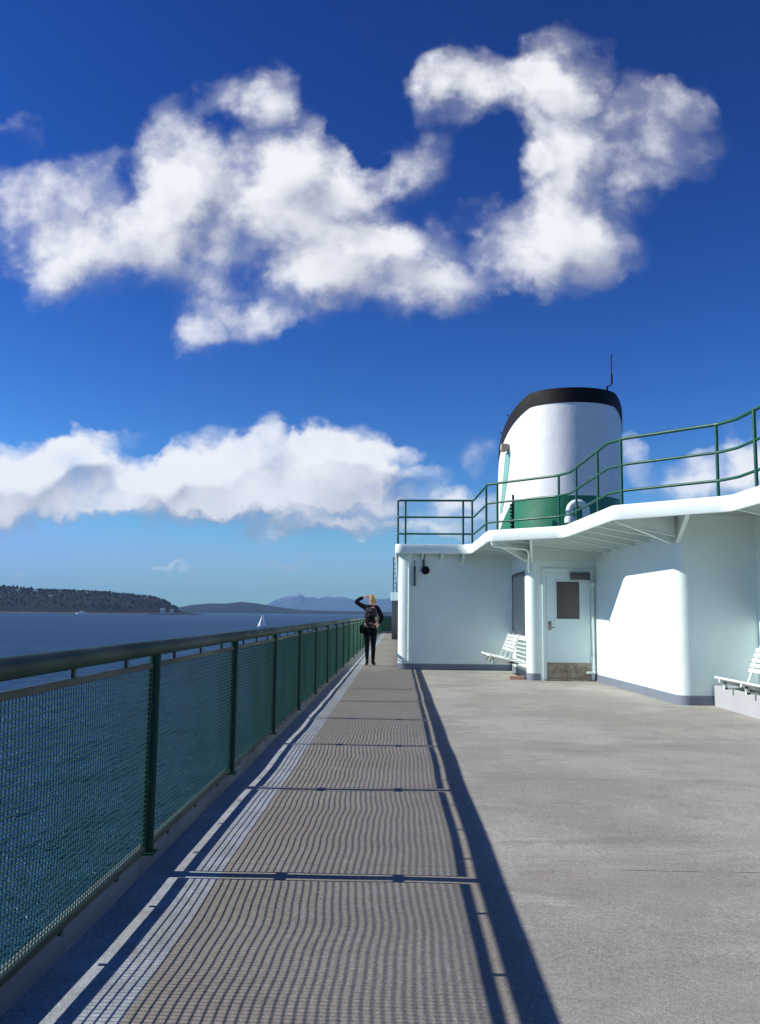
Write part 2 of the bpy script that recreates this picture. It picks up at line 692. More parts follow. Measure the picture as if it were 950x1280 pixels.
WHITE = painted('white_ship_paint', (0.74, 0.85, 0.81), 0.38, 0.06, rust=0.14, seams=True)
WHITE_SOFT = painted('white_funnel_paint', (0.80, 0.82, 0.80), 0.42, 0.10, rust=0.15, seams=True)
BENCH_PAINT = painted('bench_white_paint', (0.78, 0.84, 0.78), 0.45, 0.10)
TRIM = painted('grey_base_paint', (0.17, 0.205, 0.25), 0.45, 0.15)
BOX_GREY = painted('light_grey_paint', (0.40, 0.42, 0.43), 0.5, 0.15, rust=0.15)
GREEN = painted('green_rail_paint', (0.006, 0.095, 0.055), 0.4, 0.05)
GREEN_DARK = painted('dark_green_rail_paint', (0.003, 0.050, 0.030), 0.5, 0.03)
GREEN_FUNNEL = painted('funnel_green_paint', (0.015, 0.17, 0.085), 0.4, 0.12)
BLACK = painted('black_paint', (0.009, 0.008, 0.010), 0.6, 0.1)
for _m in (GREEN_DARK, BLACK):
    _m.node_tree.nodes['Principled BSDF'].inputs['Specular IOR Level'].default_value = 0.22
DOORWHITE = painted('door_paint', (0.70, 0.84, 0.82), 0.4, 0.08, rust=0.3)
TEAL = principled('pale_teal_paint', (0.19, 0.40, 0.35), 0.6)
BEIGE = principled('beige_lamp_metal', (0.42, 0.33, 0.22), 0.55)
DARKGREY = painted('dark_grey_metal', (0.06, 0.07, 0.08), 0.5, 0.2)
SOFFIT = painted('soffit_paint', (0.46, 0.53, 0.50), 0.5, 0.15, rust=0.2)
ROOFGREY = painted('roof_deck_grey', (0.16, 0.19, 0.18), 0.8, 0.3)
HULLW = painted('hull_white', (0.7, 0.74, 0.72), 0.45, 0.2)
WIRE = principled('green_coated_wire', (0.005, 0.105, 0.062), 0.55)
GLASS = principled('dark_window_glass', (0.012, 0.014, 0.018), 0.06, spec=0.6)
GLASS_DOOR = principled('wired_grey_glass', (0.07, 0.06, 0.06), 0.22, spec=0.5)


def kick_material():
    m = principled('worn_kickplate_steel', (0.30, 0.25, 0.19), 0.45, 0.55)
    nt = m.node_tree
    oc = node(nt, 'ShaderNodeNewGeometry').outputs['Position']
    n = noise_tex(nt, oc, 7, 6, 0.7)
    nt.links.new(mixc(nt, maprange(nt, n, 0.35, 0.7), (0.34, 0.30, 0.24), (0.17, 0.12, 0.075)), nt.nodes['Principled BSDF'].inputs['Base Color'])
    return m


KICK = kick_material()


def deck_material():
    m = principled('gritty_steel_deck', (0.3, 0.29, 0.27), 0.85, spec=0.25)
    nt = m.node_tree
    b = nt.nodes['Principled BSDF']
    P = node(nt, 'ShaderNodeNewGeometry').outputs['Position']
    sep = node(nt, 'ShaderNodeSeparateXYZ')
    nt.links.new(P, sep.inputs[0])
    big = noise_tex(nt, P, 0.55, 5, 0.6)
    red = noise_tex(nt, P, 0.9, 4, 0.6, stretch=(1, 1.4, 1), dist=0.6)
    streak = noise_tex(nt, P, 2.2, 6, 0.65, stretch=(0.6, 1.3, 1), dist=1.2)
    grit = noise_tex(nt, P, 150, 3, 0.7)
    grit2 = noise_tex(nt, P, 38, 4, 0.7)
    c = mixc(nt, maprange(nt, big, 0.40, 0.62), (0.300, 0.290, 0.250), (0.385, 0.378, 0.330))
    c = mixc(nt, math_node(nt, 'MULTIPLY', maprange(nt, red, 0.5, 0.75), 0.4), c, (0.33, 0.27, 0.235))
    c = mixc(nt, math_node(nt, 'MULTIPLY', maprange(nt, streak, 0.53, 0.70), 0.55), c, (0.44, 0.425, 0.375))
    c = mixc(nt, math_node(nt, 'MULTIPLY', maprange(nt, streak, 0.46, 0.32), 0.5), c, (0.215, 0.207, 0.18))
    # welded plate seams across the deck
    wob = noise_tex(nt, P, 1.2, 4, 0.6)
    ys = math_node(nt, 'MULTIPLY_ADD', wob, 0.10, sep.outputs['Y'])
    sx = math_node(nt, 'SUBTRACT', ys, 3.44)
    sx = math_node(nt, 'DIVIDE', sx, 2.44)
    fr = math_node(nt, 'ABSOLUTE', math_node(nt, 'SUBTRACT', math_node(nt, 'FRACT', sx), 0.5))
    seam = maprange(nt, fr, 0.0045, 0.0012)
    brk = maprange(nt, noise_tex(nt, P, 1.7, 3, 0.6), 0.42, 0.56)
    c = mixc(nt, math_node(nt, 'MULTIPLY', math_node(nt, 'MULTIPLY', seam, brk), 0.9), c, (0.12, 0.11, 0.10))
    # walkway along the rail is mixed browner and darker
    way = maprange(nt, math_node(nt, 'MULTIPLY_ADD', noise_tex(nt, P, 3, 5, 0.6), 0.12, sep.outputs['X']), 0.62, 0.50)
    c = mixc(nt, math_node(nt, 'MULTIPLY', way, 0.65), c, (0.225, 0.200, 0.162))
    # pale blue-grey painted margin beside the curb
    edge = math_node(nt, 'MULTIPLY_ADD', grit2, 0.016, sep.outputs['X'])
    mar = maprange(nt, edge, -0.862, -0.870)
    pm = mixc(nt, maprange(nt, noise_tex(nt, P, 5, 6, 0.7), 0.35, 0.7), (0.38, 0.42, 0.44), (0.28, 0.31, 0.32))
    c = mixc(nt, mar, c, pm)
    # grit
    c = mixc(nt, 1.0, c, mixc(nt, maprange(nt, grit, 0.32, 0.68), (0.70, 0.70, 0.70), (1.28, 1.28, 1.28)), 'MULTIPLY')
    c = mixc(nt, 1.0, c, mixc(nt, maprange(nt, grit2, 0.3, 0.7), (0.85, 0.85, 0.85), (1.12, 1.12, 1.12)), 'MULTIPLY')
    # patched and trodden areas with firmer outlines, pale scrape marks
    pt = noise_tex(nt, P, 0.8, 7, 0.72, dist=1.5)
    c = mixc(nt, math_node(nt, 'MULTIPLY', maprange(nt, pt, 0.545, 0.575), 0.30), c, (0.25, 0.235, 0.20))
    scr = noise_tex(nt, P, 3.0, 5, 0.7, stretch=(0.8, 5.0, 1), dist=0.8)
    c = mixc(nt, math_node(nt, 'MULTIPLY', maprange(nt, scr, 0.64, 0.70), 0.5), c, (0.50, 0.49, 0.44))
    # dark scuffs and drips
    sp = noise_tex(nt, P, 11, 5, 0.75)
    c = mixc(nt, math_node(nt, 'MULTIPLY', maprange(nt, sp, 0.69, 0.76), 0.55), c, (0.09, 0.085, 0.08))
    nt.links.new(c, b.inputs['Base Color'])
    h = math_node(nt, 'MULTIPLY_ADD', grit, 1.0, math_node(nt, 'MULTIPLY', grit2, 0.6))
    nt.links.new(bump(nt, h, 0.55, 0.004), b.inputs['Normal'])
    return m


DECKM = deck_material()


def sea_material():
    m = bpy.data.materials.new('sea_water')
    m.use_nodes = True
    nt = m.node_tree
    nt.nodes.clear()
    out = node(nt, 'ShaderNodeOutputMaterial')
    P = node(nt, 'ShaderNodeNewGeometry').outputs['Position']
    a = noise_tex(nt, P, 0.055, 4, 0.6, stretch=(1, 0.6, 1))
    w1 = noise_tex(nt, P, 0.28, 5, 0.62, stretch=(1, 0.55, 1), dist=0.5)
    w2 = noise_tex(nt, P, 1.5, 4, 0.65, stretch=(1, 0.6, 1), dist=0.3)
    n = bump(nt, a, 1.0, 4.0)
    n = bump(nt, w1, 1.0, 3.2, n)
    n = bump(nt, w2, 1.0, 0.4, n)
    big = noise_tex(nt, P, 0.004, 4, 0.6, stretch=(1, 3, 1))
    d = node(nt, 'ShaderNodeBsdfDiffuse')
    nt.links.new(mixc(nt, maprange(nt, big, 0.40, 0.62), (0.003, 0.026, 0.066), (0.006, 0.042, 0.098)), d.inputs['Color'])
    nt.links.new(n, d.inputs['Normal'])
    g = node(nt, 'ShaderNodeBsdfGlossy')
    g.inputs['Color'].default_value = (0.62, 0.8, 1, 1)
    g.inputs['Roughness'].default_value = 0.24
    nt.links.new(n, g.inputs['Normal'])
    fr = node(nt, 'ShaderNodeFresnel')
    fr.inputs['IOR'].default_value = 1.333
    nt.links.new(n, fr.inputs['Normal'])
    # wave facets hide the grazing mirror: reflectance of a rough sea levels off
    fac = math_node(nt, 'MINIMUM', fr.outputs[0], 0.30)
    mx = node(nt, 'ShaderNodeMixShader')
    nt.links.new(fac, mx.inputs[0])
    nt.links.new(d.outputs[0], mx.inputs[1])
    nt.links.new(g.outputs[0], mx.inputs[2])
    nt.links.new(mx.outputs[0], out.inputs['Surface'])
    return m


SEAM = sea_material()


def land_material(name, c1, c2, scale):
    m = principled(name, c1, 0.95, spec=0.1)
    nt = m.node_tree
    P = node(nt, 'ShaderNodeNewGeometry').outputs['Position']
    n = noise_tex(nt, P, scale, 6, 0.7)
    nt.links.new(mixc(nt, maprange(nt, n, 0.35, 0.65), c1, c2), nt.nodes['Principled BSDF'].inputs['Base Color'])
    return m

# ================================================================== THE SETTING
SEA_Z = -12.7
# ---- sea
bm = bmesh.new()
vs = [bm.verts.new(v) for v in ((-29500, -2900, SEA_Z), (29500, -2900, SEA_Z), (29500, 29500, SEA_Z), (-29500, 29500, SEA_Z))]
bm.faces.new(vs)
structure(part('water', bm, SEAM))

# ---- far land
def ridge(name, prof, depth, mat, jitter, seed, nd=10, cliff=0.5):
    """land mass: crest line prof [(x, z)] at distance y0, with a shore and a back slope"""
    bm = bmesh.new()
    xs = []
    for (x0, z0), (x1, z1) in zip(prof, prof[1:]):
        k = max(1, int(abs(x1 - x0) / (depth[1] - depth[0]) * 10))
        for i in range(k):
            t = i / k
            xs.append((x0 + (x1 - x0) * t, z0 + (z1 - z0) * t))
    xs.append(prof[-1])
    rows = []
    yc, y0 = depth[0], depth[0]
    for x, z in xs:
        row = []
        for j in range(nd + 1):
            t = j / nd
            y = shore(x, depth) + (depth[1] - shore(x, depth)) * t * 0.5 if t <= 0.5 else 0
            s = j / nd
            ysh = shore(x, depth)
            if s <= 0.5:
                tt = s / 0.5
                y = ysh + (depth[1] - ysh) * tt
                h = (tt ** cliff)
            else:
                tt = (s - 0.5) / 0.5
                y = depth[1] + (depth[2] - depth[1]) * tt
                h = 1 - tt ** 1.6
            sc_ = y / depth[1]
            nz = noise.noise(Vector((x * 0.004 + seed, y * 0.004, seed))) + 0.5 * noise.noise(Vector((x * 0.011, y * 0.011 + seed, 1)))
            hz = SEA_Z - 1 + (z - SEA_Z + 1) * h
            hz += jitter * nz * math.sin(math.pi * min(1, s * 2) * 0.5) * (0 if s == 0.5 else 1) * (0.4 if s > 0.5 else 1) * h * (1 - 0.6 * h)
            row.append(bm.verts.new((x * sc_, y, hz)))
        rows.append(row)
    for a, b in zip(rows, rows[1:]):
        for j in range(nd):
            bm.faces.new((a[j], b[j], b[j + 1], a[j + 1]))
    return structure(part(name, bm, mat, smooth=True))


def shore(x, depth):
    return depth[0]


HEAD = [(-3317, 64), (-2880, 90), (-2440, 86), (-2004, 98), (-1787, 97), (-1707, 95), (-1623, 86), (-1479, 84), (-1389, 81), (-1334, 78), (-1244, 72), (-1190, 67), (-1118, 62), (-1071, 52), (-1045, 45), (-1020, 30), (-994, 16), (-969, 3), (-940, -6), (-882, -11), (-860, -14)]
BLUFF = [(-2937, -23), (-2514, 15), (-2304, 43), (-2178, 69), (-1992, 86), (-1823, 86), (-1663, 106), (-1502, 93), (-1375, 73), (-1198, 46), (-1020, 28), (-844, 25), (-709, 21), (-491, 21), (-156, 18), (179, 20), (846, 19), (1700, 40), (3000, 10)]
BLUFF_BACK = [(-2500, 40), (-2150, 95), (-1900, 130), (-1650, 112), (-1350, 120), (-1100, 118), (-850, 90), (-500, 60), (0, 50), (900, 40)]
MOUNT = [(-4869, 17), (-4216, 117), (-3867, 218), (-3636, 344), (-3473, 380), (-3334, 433), (-3147, 453), (-2938, 516), (-2819, 457), (-2701, 411), (-2491, 425), (-2350, 392), (-2094, 464), (-1883, 420), (-1744, 445), (-1463, 401), (-1229, 357), (-856, 431), (-553, 388), (-204, 415), (495, 353), (1424, 293), (2814, 193), (4500, 60)]

wood_m = land_material('dark_woodland', (0.008, 0.009, 0.009), (0.015, 0.015, 0.014), 0.02)
ridge('headland', HEAD, (3300, 3800, 4700), wood_m, 20, 3.0, nd=16, cliff=0.55)
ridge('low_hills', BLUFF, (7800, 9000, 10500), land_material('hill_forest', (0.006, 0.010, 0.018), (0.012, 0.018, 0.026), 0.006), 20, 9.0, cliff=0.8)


def mountain_material():
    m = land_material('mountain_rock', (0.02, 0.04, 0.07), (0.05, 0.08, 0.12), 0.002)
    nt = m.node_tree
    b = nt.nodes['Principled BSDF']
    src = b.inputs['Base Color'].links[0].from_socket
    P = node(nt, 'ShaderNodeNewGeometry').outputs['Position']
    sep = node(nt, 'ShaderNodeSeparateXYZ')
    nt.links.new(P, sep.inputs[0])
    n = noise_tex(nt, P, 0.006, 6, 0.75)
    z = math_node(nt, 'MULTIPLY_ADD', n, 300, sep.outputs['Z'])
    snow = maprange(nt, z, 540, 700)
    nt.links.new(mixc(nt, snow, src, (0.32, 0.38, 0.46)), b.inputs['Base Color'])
    return m


MOUNT = [(x, z if z < 340 else 340 + (z - 340) * 1.4) for x, z in MOUNT]
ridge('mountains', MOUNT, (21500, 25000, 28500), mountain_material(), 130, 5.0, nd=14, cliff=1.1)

# wood on the headland: a far-off mass
bm = bmesh.new()
rnd = random.Random(4)


def head_z(x):
    for (x0, z0), (x1, z1) in zip(HEAD, HEAD[1:]):
        if x0 <= x <= x1:
            return z0 + (z1 - z0) * (x - x0) / (x1 - x0)
    return -14


for i in range(2600):
    x = rnd.uniform(-3000, -960)
    crest = rnd.random() < 0.45
    z = head_z(x)
    if z < 8:
        continue
    t = 1.0 if crest else rnd.uniform(0.05, 0.97)
    y = 3300 + 500 * t + (rnd.uniform(-15, 30) if crest else 0)
    zz = SEA_Z + (z - SEA_Z) * (t ** 0.55)
    h = rnd.uniform(5, 12) * (1.0 if rnd.random() < 0.95 else 1.4)
    w = h * rnd.uniform(0.5, 0.95)
    conifer = rnd.random() < 0.12
    X0 = x * y / 3800
    n = 6
    rings = ((0.12, 0.5), (0.35, 1.0), (0.7, 0.75), (0.95, 0.3)) if not conifer else ((0.1, 0.8), (0.4, 0.6), (0.75, 0.3))
    prev = None
    for (hh, ww) in rings:
        ring = [bm.verts.new((X0 + math.cos(6.283 * k / n + i) * w / 2 * ww * rnd.uniform(0.7, 1.25), y + math.sin(6.283 * k / n + i) * w / 2 * ww, zz - 3 + (h + 3) * hh)) for k in range(n)]
        if prev:
            for k in range(n):
                bm.faces.new((prev[k], prev[(k + 1) % n], ring[(k + 1) % n], ring[k]))
        prev = ring
    top = bm.verts.new((X0, y, zz + h * (1.1 if conifer else 1.0)))
    for k in range(n):
        bm.faces.new((prev[k], prev[(k + 1) % n], top))
o = part('woodland', bm, land_material('tree_mass', (0.006, 0.008, 0.009), (0.014, 0.014, 0.012), 0.012))
o['kind'] = 'stuff'
o['label'] = 'dark woods covering the headland above the water'

# houses on the headland
house_wall = principled('house_wall_white', (0.72, 0.70, 0.68), 0.7)
house_roof = principled('house_roof_grey', (0.16, 0.15, 0.15), 0.8)


def house(x, y, z, w, h, label, d=14):
    t = thing('house', label, 'house', (x, y, z), 'white houses on the headland')
    bm = bmesh.new()
    box(bm, x - w / 2, x + w / 2, y, y + d, z - 6, z + h)
    part('wall', bm, house_wall, t)
    bm = bmesh.new()
    extrude_poly(bm, [(x - w / 2 - .6, y - .6, z + h), (x - w / 2 - .6, y + d + .6, z + h), (x - w / 2 - .6, y + d / 2, z + h + 4)], (w + 1.2, 0, 0))
    part('roof', bm, house_roof, t)
    for k in range(3):
        bm = bmesh.new()
        cx = x - w / 2 + w * (k + .5) / 3
        box(bm, cx - .7, cx + .7, y - .15, y + .1, z + h * .35, z + h * .75)
        part('window', bm, GLASS, t)


def hy(t):
    return 3300 + 500 * t


for _x, _t, _z, _w, _h, _l in (
        (-1750, .7, 66, 10, 7, 'small pale house at the far left edge of the view on the headland slope'),
        (-1560, .55, 50, 13, 8, 'pale house half way down the headland slope, below the wide white one'),
        (-1395, .9, 70, 15, 8, 'long low pale house on the headland crest above the distant ferry'),
        (-1300, .6, 46, 9, 7, 'small pale house on the middle of the headland slope right of the ferry'),
        (-1225, .85, 58, 12, 8, 'pale house near the crest where the headland starts to fall away'),
        (-1130, .7, 44, 10, 7, 'small pale house on the falling end of the headland')):
    house(_x * hy(_t) / 3800, hy(_t), _z, _w, _h, _l)


house(-1583 * hy(.8) / 3700, hy(.8), 73, 18, 9, 'wide white house near the crest of the headland, above its left half')
house(-1474 * hy(.85) / 3700, hy(.85), 68, 11, 11, 'narrow white house on the crest of the headland, right of the wide one')
house(-1661 * hy(.75) / 3700, hy(.75), 76, 9, 8, 'small white house leftmost among the trees on the headland')
house(-1016 * 3290 / 3700 - 6, 3285, SEA_Z + 8, 18, 12, 'white house low at the tip of the headland by the shore', d=10)
house(-992 * 3290 / 3700 + 10, 3280, SEA_Z + 7, 12, 10, 'rightmost white house at the very tip of the headland', d=10)
bm = bmesh.new()
box(bm, -960, -850, 3270, 3340, SEA_Z - 1, SEA_Z + 3.2, 0)
structure(part('spit', bm, wood_m))
bm = bmesh.new()
xs = [(-3000 + i * 40) for i in range(55)]
lo = [bm.verts.new((x, 3278 + 8 * math.sin(x * .01), SEA_Z + 0.1)) for x in xs]
hi = [bm.verts.new((x, 3320, SEA_Z + 6)) for x in xs]
for i in range(len(xs) - 1):
    bm.faces.new((lo[i], lo[i + 1], hi[i + 1], hi[i]))
structure(part('beach', bm, land_material('beach_stones', (0.05, 0.05, 0.055), (0.10, 0.10, 0.11), 0.05)))

# ---- boats
def sailboat():
    bx, by = -121.0, 762.0
    t = thing('sailboat', 'white sailboat under full sail on open water beyond the railing', 'sailboat', (bx, by, SEA_Z))
    hullm = principled('sailboat_hull_white', (0.8, 0.8, 0.8), 0.35)
    sailm = principled('sailcloth', (0.82, 0.82, 0.80), 0.7)
    L = 9.5
    bm = bmesh.new()
    n = 12
    prev = None
    for i in range(n + 1):
        s = i / n
        x = bx - L / 2 + L * s
        w = 1.45 * math.sin(math.pi * min(1, 0.16 + s * 0.84)) ** 0.7 + 0.02
        if i == n:
            w = 0.35
        sh = 1.0 + 0.25 * (1 - s) ** 2
        ring = [bm.verts.new((x, by - w, SEA_Z + sh)), bm.verts.new((x, by - w * .75, SEA_Z + .1)), bm.verts.new((x, by, SEA_Z - .35)), bm.verts.new((x, by + w * .75, SEA_Z + .1)), bm.verts.new((x, by + w, SEA_Z + sh))]
        if prev:
            for k in range(4):
                bm.faces.new((prev[k], prev[k + 1], ring[k + 1], ring[k]))
            bm.faces.new((prev[0], ring[0], ring[4], prev[4]))
        else:
            bm.faces.new(ring)
        prev = ring
    bm.faces.new(prev[::-1])
    part('hull', bm, hullm, t, smooth=40)
    bm = bmesh.new()
    box(bm, bx - 1.6, bx + 1.4, by - .7, by + .7, SEA_Z + 1.0, SEA_Z + 1.5, .1)
    part('cabin', bm, hullm, t)
    bm = bmesh.new()
    tube(bm, [(bx - .3, by, SEA_Z + 1), (bx + .1, by, SEA_Z + 13.2)], .09, 8)
    part('mast', bm, DARKGREY, t)
    bm = bmesh.new()
    tube(bm, [(bx - .2, by - .05, SEA_Z + 2.0), (bx + 3.9, by - .6, SEA_Z + 2.1)], .07, 8)
    part('boom', bm, DARKGREY, t)

    def sail(name, luff0, luff1, clew, belly):
        bm = bmesh.new()
        a, b, c = Vector(luff0), Vector(luff1), Vector(clew)
        N = 8
        rows = []
        for i in range(N + 1):
            s = i / N
            p, q = a.lerp(b, s), c.lerp(b, s)
            row = []
            for j in range(N + 1):
                u = j / N
                v = p.lerp(q, u)
                v.y -= belly * math.sin(math.pi * u) * (1 - s)
                row.append(v)
            rows.append(row)
        for side in (0, .03):
            V = [[bm.verts.new(v + Vector((0, side, 0))) for v in r] for r in rows]
            for i in range(N):
                for j in range(N):
                    bm.faces.new((V[i][j], V[i][j + 1], V[i + 1][j + 1], V[i + 1][j]))
        part(name, bm, sailm, t, smooth=True, recalc=False)
    sail('mainsail', (bx - .1, by, SEA_Z + 2.2), (bx + .15, by, SEA_Z + 13.0), (bx + 3.8, by - .6, SEA_Z + 2.2), .6)
    sail('jib', (bx - 4.2, by, SEA_Z + 1.6), (bx - .1, by, SEA_Z + 11.8), (bx - .5, by - .9, SEA_Z + 2.0), .6)


sailboat()


def passenger_ship():
    bx, by = -1180.0, 3180.0
    t = thing('ferry', 'small distant white ferry on the water below the wooded headland', 'ferry', (bx, by, SEA_Z))
    m = principled('ferry_white', (0.8, 0.8, 0.8), 0.4)
    L, z = 48, SEA_Z
    bm = bmesh.new()
    poly = [(bx - L / 2, by), (bx - L / 2 + 7, by - 5), (bx + L / 2 - 5, by - 5), (bx + L / 2, by), (bx + L / 2 - 5, by + 5), (bx - L / 2 + 7, by + 5)]
    prism(bm, poly, z - 1, z + 3.6)
    part('hull', bm, m, t)
    bm = bmesh.new()
    box(bm, bx - 14, bx + 17, by - 4.2, by + 4.2, z + 3.6, z + 6.6, .3)
    part('passenger_deck', bm, m, t)
    bm = bmesh.new()
    box(bm, bx - 9, bx + 4, by - 3.4, by + 3.4, z + 6.6, z + 9.6, .3)
    part('wheelhouse', bm, m, t)
    bm = bmesh.new()
    box(bm, bx + 6, bx + 10, by - 1.2, by + 1.2, z + 6.6, z + 10.5, .2)
    part('chimney', bm, GREEN_FUNNEL, t)
    for k in range(10):
        bm = bmesh.new()
        box(bm, bx - 13 + k * 3, bx - 11.4 + k * 3, by - 4.3, by - 4.15, z + 4.6, z + 5.6)
        part('window', bm, GLASS, t)
    bm = bmesh.new()
    tube(bm, [(bx - 3, by, z + 9.6), (bx - 3, by, z + 15)], .2, 6)
    part('mast', bm, m, t)


passenger_ship()

# ---- haze: the air over the sound
bm = bmesh.new()
box(bm, -29800, 29800, -3000, 29800, SEA_Z - 1.0, 720)
hz = part('haze', bm, None)
hm = bpy.data.materials.new('sea_air')
hm.use_nodes = True
hm.node_tree.nodes.clear()
_o = node(hm.node_tree, 'ShaderNodeOutputMaterial')
_v = node(hm.node_tree, 'ShaderNodeVolumePrincipled')
_v.inputs['Color'].default_value = (0.36, 0.64, 1.0, 1)
_v.inputs['Density'].default_value = 3.2e-5
hm.node_tree.links.new(_v.outputs[0], _o.inputs['Volume'])
hz.data.materials.append(hm)
hz['kind'] = 'stuff'
hz['label'] = 'pale blue sea haze over the sound'

# ---- the deck underfoot
PY0, PITCH = 4.415, 2.13


def deck_z(x, y):
    s = abs(math.sin(math.pi * (y - PY0) / PITCH))
    e = 0.009 * (0.5 - s) + 0.007 * math.sin(y * 2.1 + 0.6 * x) * math.sin(x * 1.9 + .4)
    e += 0.010 * noise.noise(Vector((x * 0.8, y * 0.9, 3.1))) + 0.004 * noise.noise(Vector((x * 2.4, y * 2.2, 8)))
    k = 1.0
    if x > 2:
        k = 0.5
    if y > 12:
        k *= max(0.15, 1 - (y - 12) / 9)
    k *= 0.62
    if x < -.8:
        k *= 0.7
    return e * k


bm = bmesh.new()
xs = [-1.34 + i * 0.08 for i in range(33)] + [1.4 + i * 0.3 for i in range(43)]
ys = [-6 + i * 0.09 for i in range(200)] + [12.0 + i * 0.35 for i in range(134)]
rows = [[bm.verts.new((x, y, deck_z(x, y))) for x in xs] for y in ys]
for i in range(len(ys) - 1):
    for j in range(len(xs) - 1):
        bm.faces.new((rows[i][j], rows[i][j + 1], rows[i + 1][j + 1], rows[i + 1][j]))
structure(part('deck', bm, DECKM, smooth=True))
Y_END = PY0 + PITCH * 25

bm = bmesh.new()
ribbon(bm, [(-1.345, -6), (-1.345, Y_END + .1), (14, Y_END + .1)], [(0.0, -0.06), (0.0, 0.085), (0.012, 0.1), (0.07, 0.1), (0.08, 0.088), (0.085, -0.06)])
structure(part('curb', bm, painted('curb_paint', (0.20, 0.22, 0.22), 0.6, 0.4, rust=0.6)))
bm = bmesh.new()
box(bm, -1.36, 14.2, -6, Y_END + .15, SEA_Z - 3, -0.08)
structure(part('ship_hull', bm, HULLW))

# ================================================================== PORT RAILING
RX = -1.25


def mesh_panel_bm():
    """one bay of welded wire, origin at the left post foot, along +Y"""
    bm = bmesh.new()
    y0, y1, z0, z1 = 0.062, PITCH - 0.062, 0.145, 1.014
    rr = random.Random(3)

    def bow(y, z):
        s = math.sin(math.pi * (y - y0) / (y1 - y0)) * math.sin(math.pi * (z - z0) / (z1 - z0))
        return 0.012 * s + 0.004 * math.sin(y * 7.0 + z * 4) * s

    def sag(y, z):
        s = math.sin(math.pi * (z - z0) / (z1 - z0))
        return s * (0.006 * math.sin((y - y0) * 5.2 + 0.5) + 0.0025 * math.sin(y * 13 + 1))
    nv = int((y1 - y0) / 0.0262)
    for i in range(1, nv):
        y = y0 + (y1 - y0) * i / nv
        pts = [(bow(y, z0 + (z1 - z0) * k / 5), y, z0 + (z1 - z0) * k / 5) for k in range(6)]
        tube(bm, pts, 0.0023, 4, cap=False)
    nh = int((z1 - z0) / 0.0232)
    for j in range(1, nh):
        z = z0 + (z1 - z0) * j / nh
        pts = []
        for k in range(25):
            y = y0 + (y1 - y0) * k / 24
            pts.append((bow(y, z) + 0.003, y, z + sag(y, z)))
        tube(bm, pts, 0.0025, 4, cap=False)
    return bm


def frame_bm():
    bm = bmesh.new()
    y0, y1 = 0.052, PITCH - 0.052
    box(bm, -.010, .010, y0, y1, 1.012, 1.040, .003)
    box(bm, -.010, .010, y0, y1, 0.118, 0.146, .003)
    box(bm, -.008, .008, y0, y0 + .014, 0.146, 1.012, .002)
    box(bm, -.008, .008, y1 - .014, y1, 0.146, 1.012, .002)
    for dy in (.39, 1.03, 1.67):
        box(bm, -.006, .006, dy - .012, dy + .012, 1.038, 1.078)
        box(bm, -.006, .006, dy - .012, dy + .012, 0.098, 0.120)
    return bm


def clamp_bm():
    bm = bmesh.new()
    box(bm, -.012, .012, -.056, .056, -.014, .014, .004)
    return bm


def post_bm():
    bm = bmesh.new()
    tube(bm, [(0, 0, .098), (0, 0, 1.10)], .033, 14)
    box(bm, -.045, .045, -.05, .05, .098, .108, .002)
    return bm


def mk_mesh(name, bm, mats, smooth=None):
    bmesh.ops.recalc_face_normals(bm, faces=bm.faces)
    me = bpy.data.meshes.new(name)
    bm.to_mesh(me)
    bm.free()
    for m in mats:
        me.materials.append(m)
    if smooth:
        for p in me.polygons:
            p.use_smooth = True
        me.set_sharp_from_angle(angle=math.radians(smooth))
    return me


me_post = mk_mesh('post', post_bm(), [GREEN_DARK], 40)
me_frame = mk_mesh('mesh_frame', frame_bm(), [painted('dark_frame_paint', (0.003, 0.030, 0.020), 0.5, 0.03)])
me_wire = mk_mesh('wire_mesh', mesh_panel_bm(), [WIRE], 60)
me_clamp = mk_mesh('clamp', clamp_bm(), [GREEN_DARK])


bm = bmesh.new()
box(bm, -.004, .004, .06, PITCH - .06, .14, 1.03)
me_sheet = mk_mesh('infill_sheet', bm, [GREEN])


def ship_rail(label, x, y, along, n, start, hand_pts):
    t = thing('deck_railing', label, 'railing', (x, y, 0))
    rot = 0 if along == 'y' else -math.pi / 2
    for k in range(n + 1):
        d = start + PITCH * k
        p = Vector((0, d, 0)) if along == 'y' else Vector((d, 0, 0))
        o = new_obj('post', me_post, t)
        o.location = p
        for cz in (.44, .82):
            c = new_obj('clamp', me_clamp, o)
            c.location.z = cz
            c.rotation_euler.z = rot
        if k < n:
            f = new_obj('mesh_frame', me_frame, t)
            f.location = p
            f.rotation_euler.z = rot
            if along == 'y':
                w = new_obj('wire_mesh', me_wire, f)
            else:
                w = new_obj('infill_sheet', me_sheet, f)
    bm = bmesh.new()
    tube(bm, hand_pts, .0385, 20)
    part('handrail', bm, GREEN_DARK, t, smooth=50)
    return t


ship_rail('long green railing with wire mesh panels and thick handrail along the left deck edge', RX, PY0, 'y', 29, -PITCH * 4, [(RX, -4.6, 1.112), (RX, 12, 1.112), (RX, 30, 1.112), (RX, Y_END + .02, 1.112)])
ship_rail('short green mesh railing crossing the far end of the deck behind the person', RX, Y_END, 'x', 6, 0, [(RX + .05, Y_END, 1.112), (5, Y_END, 1.112), (RX + PITCH * 6 + .1, Y_END, 1.112)])

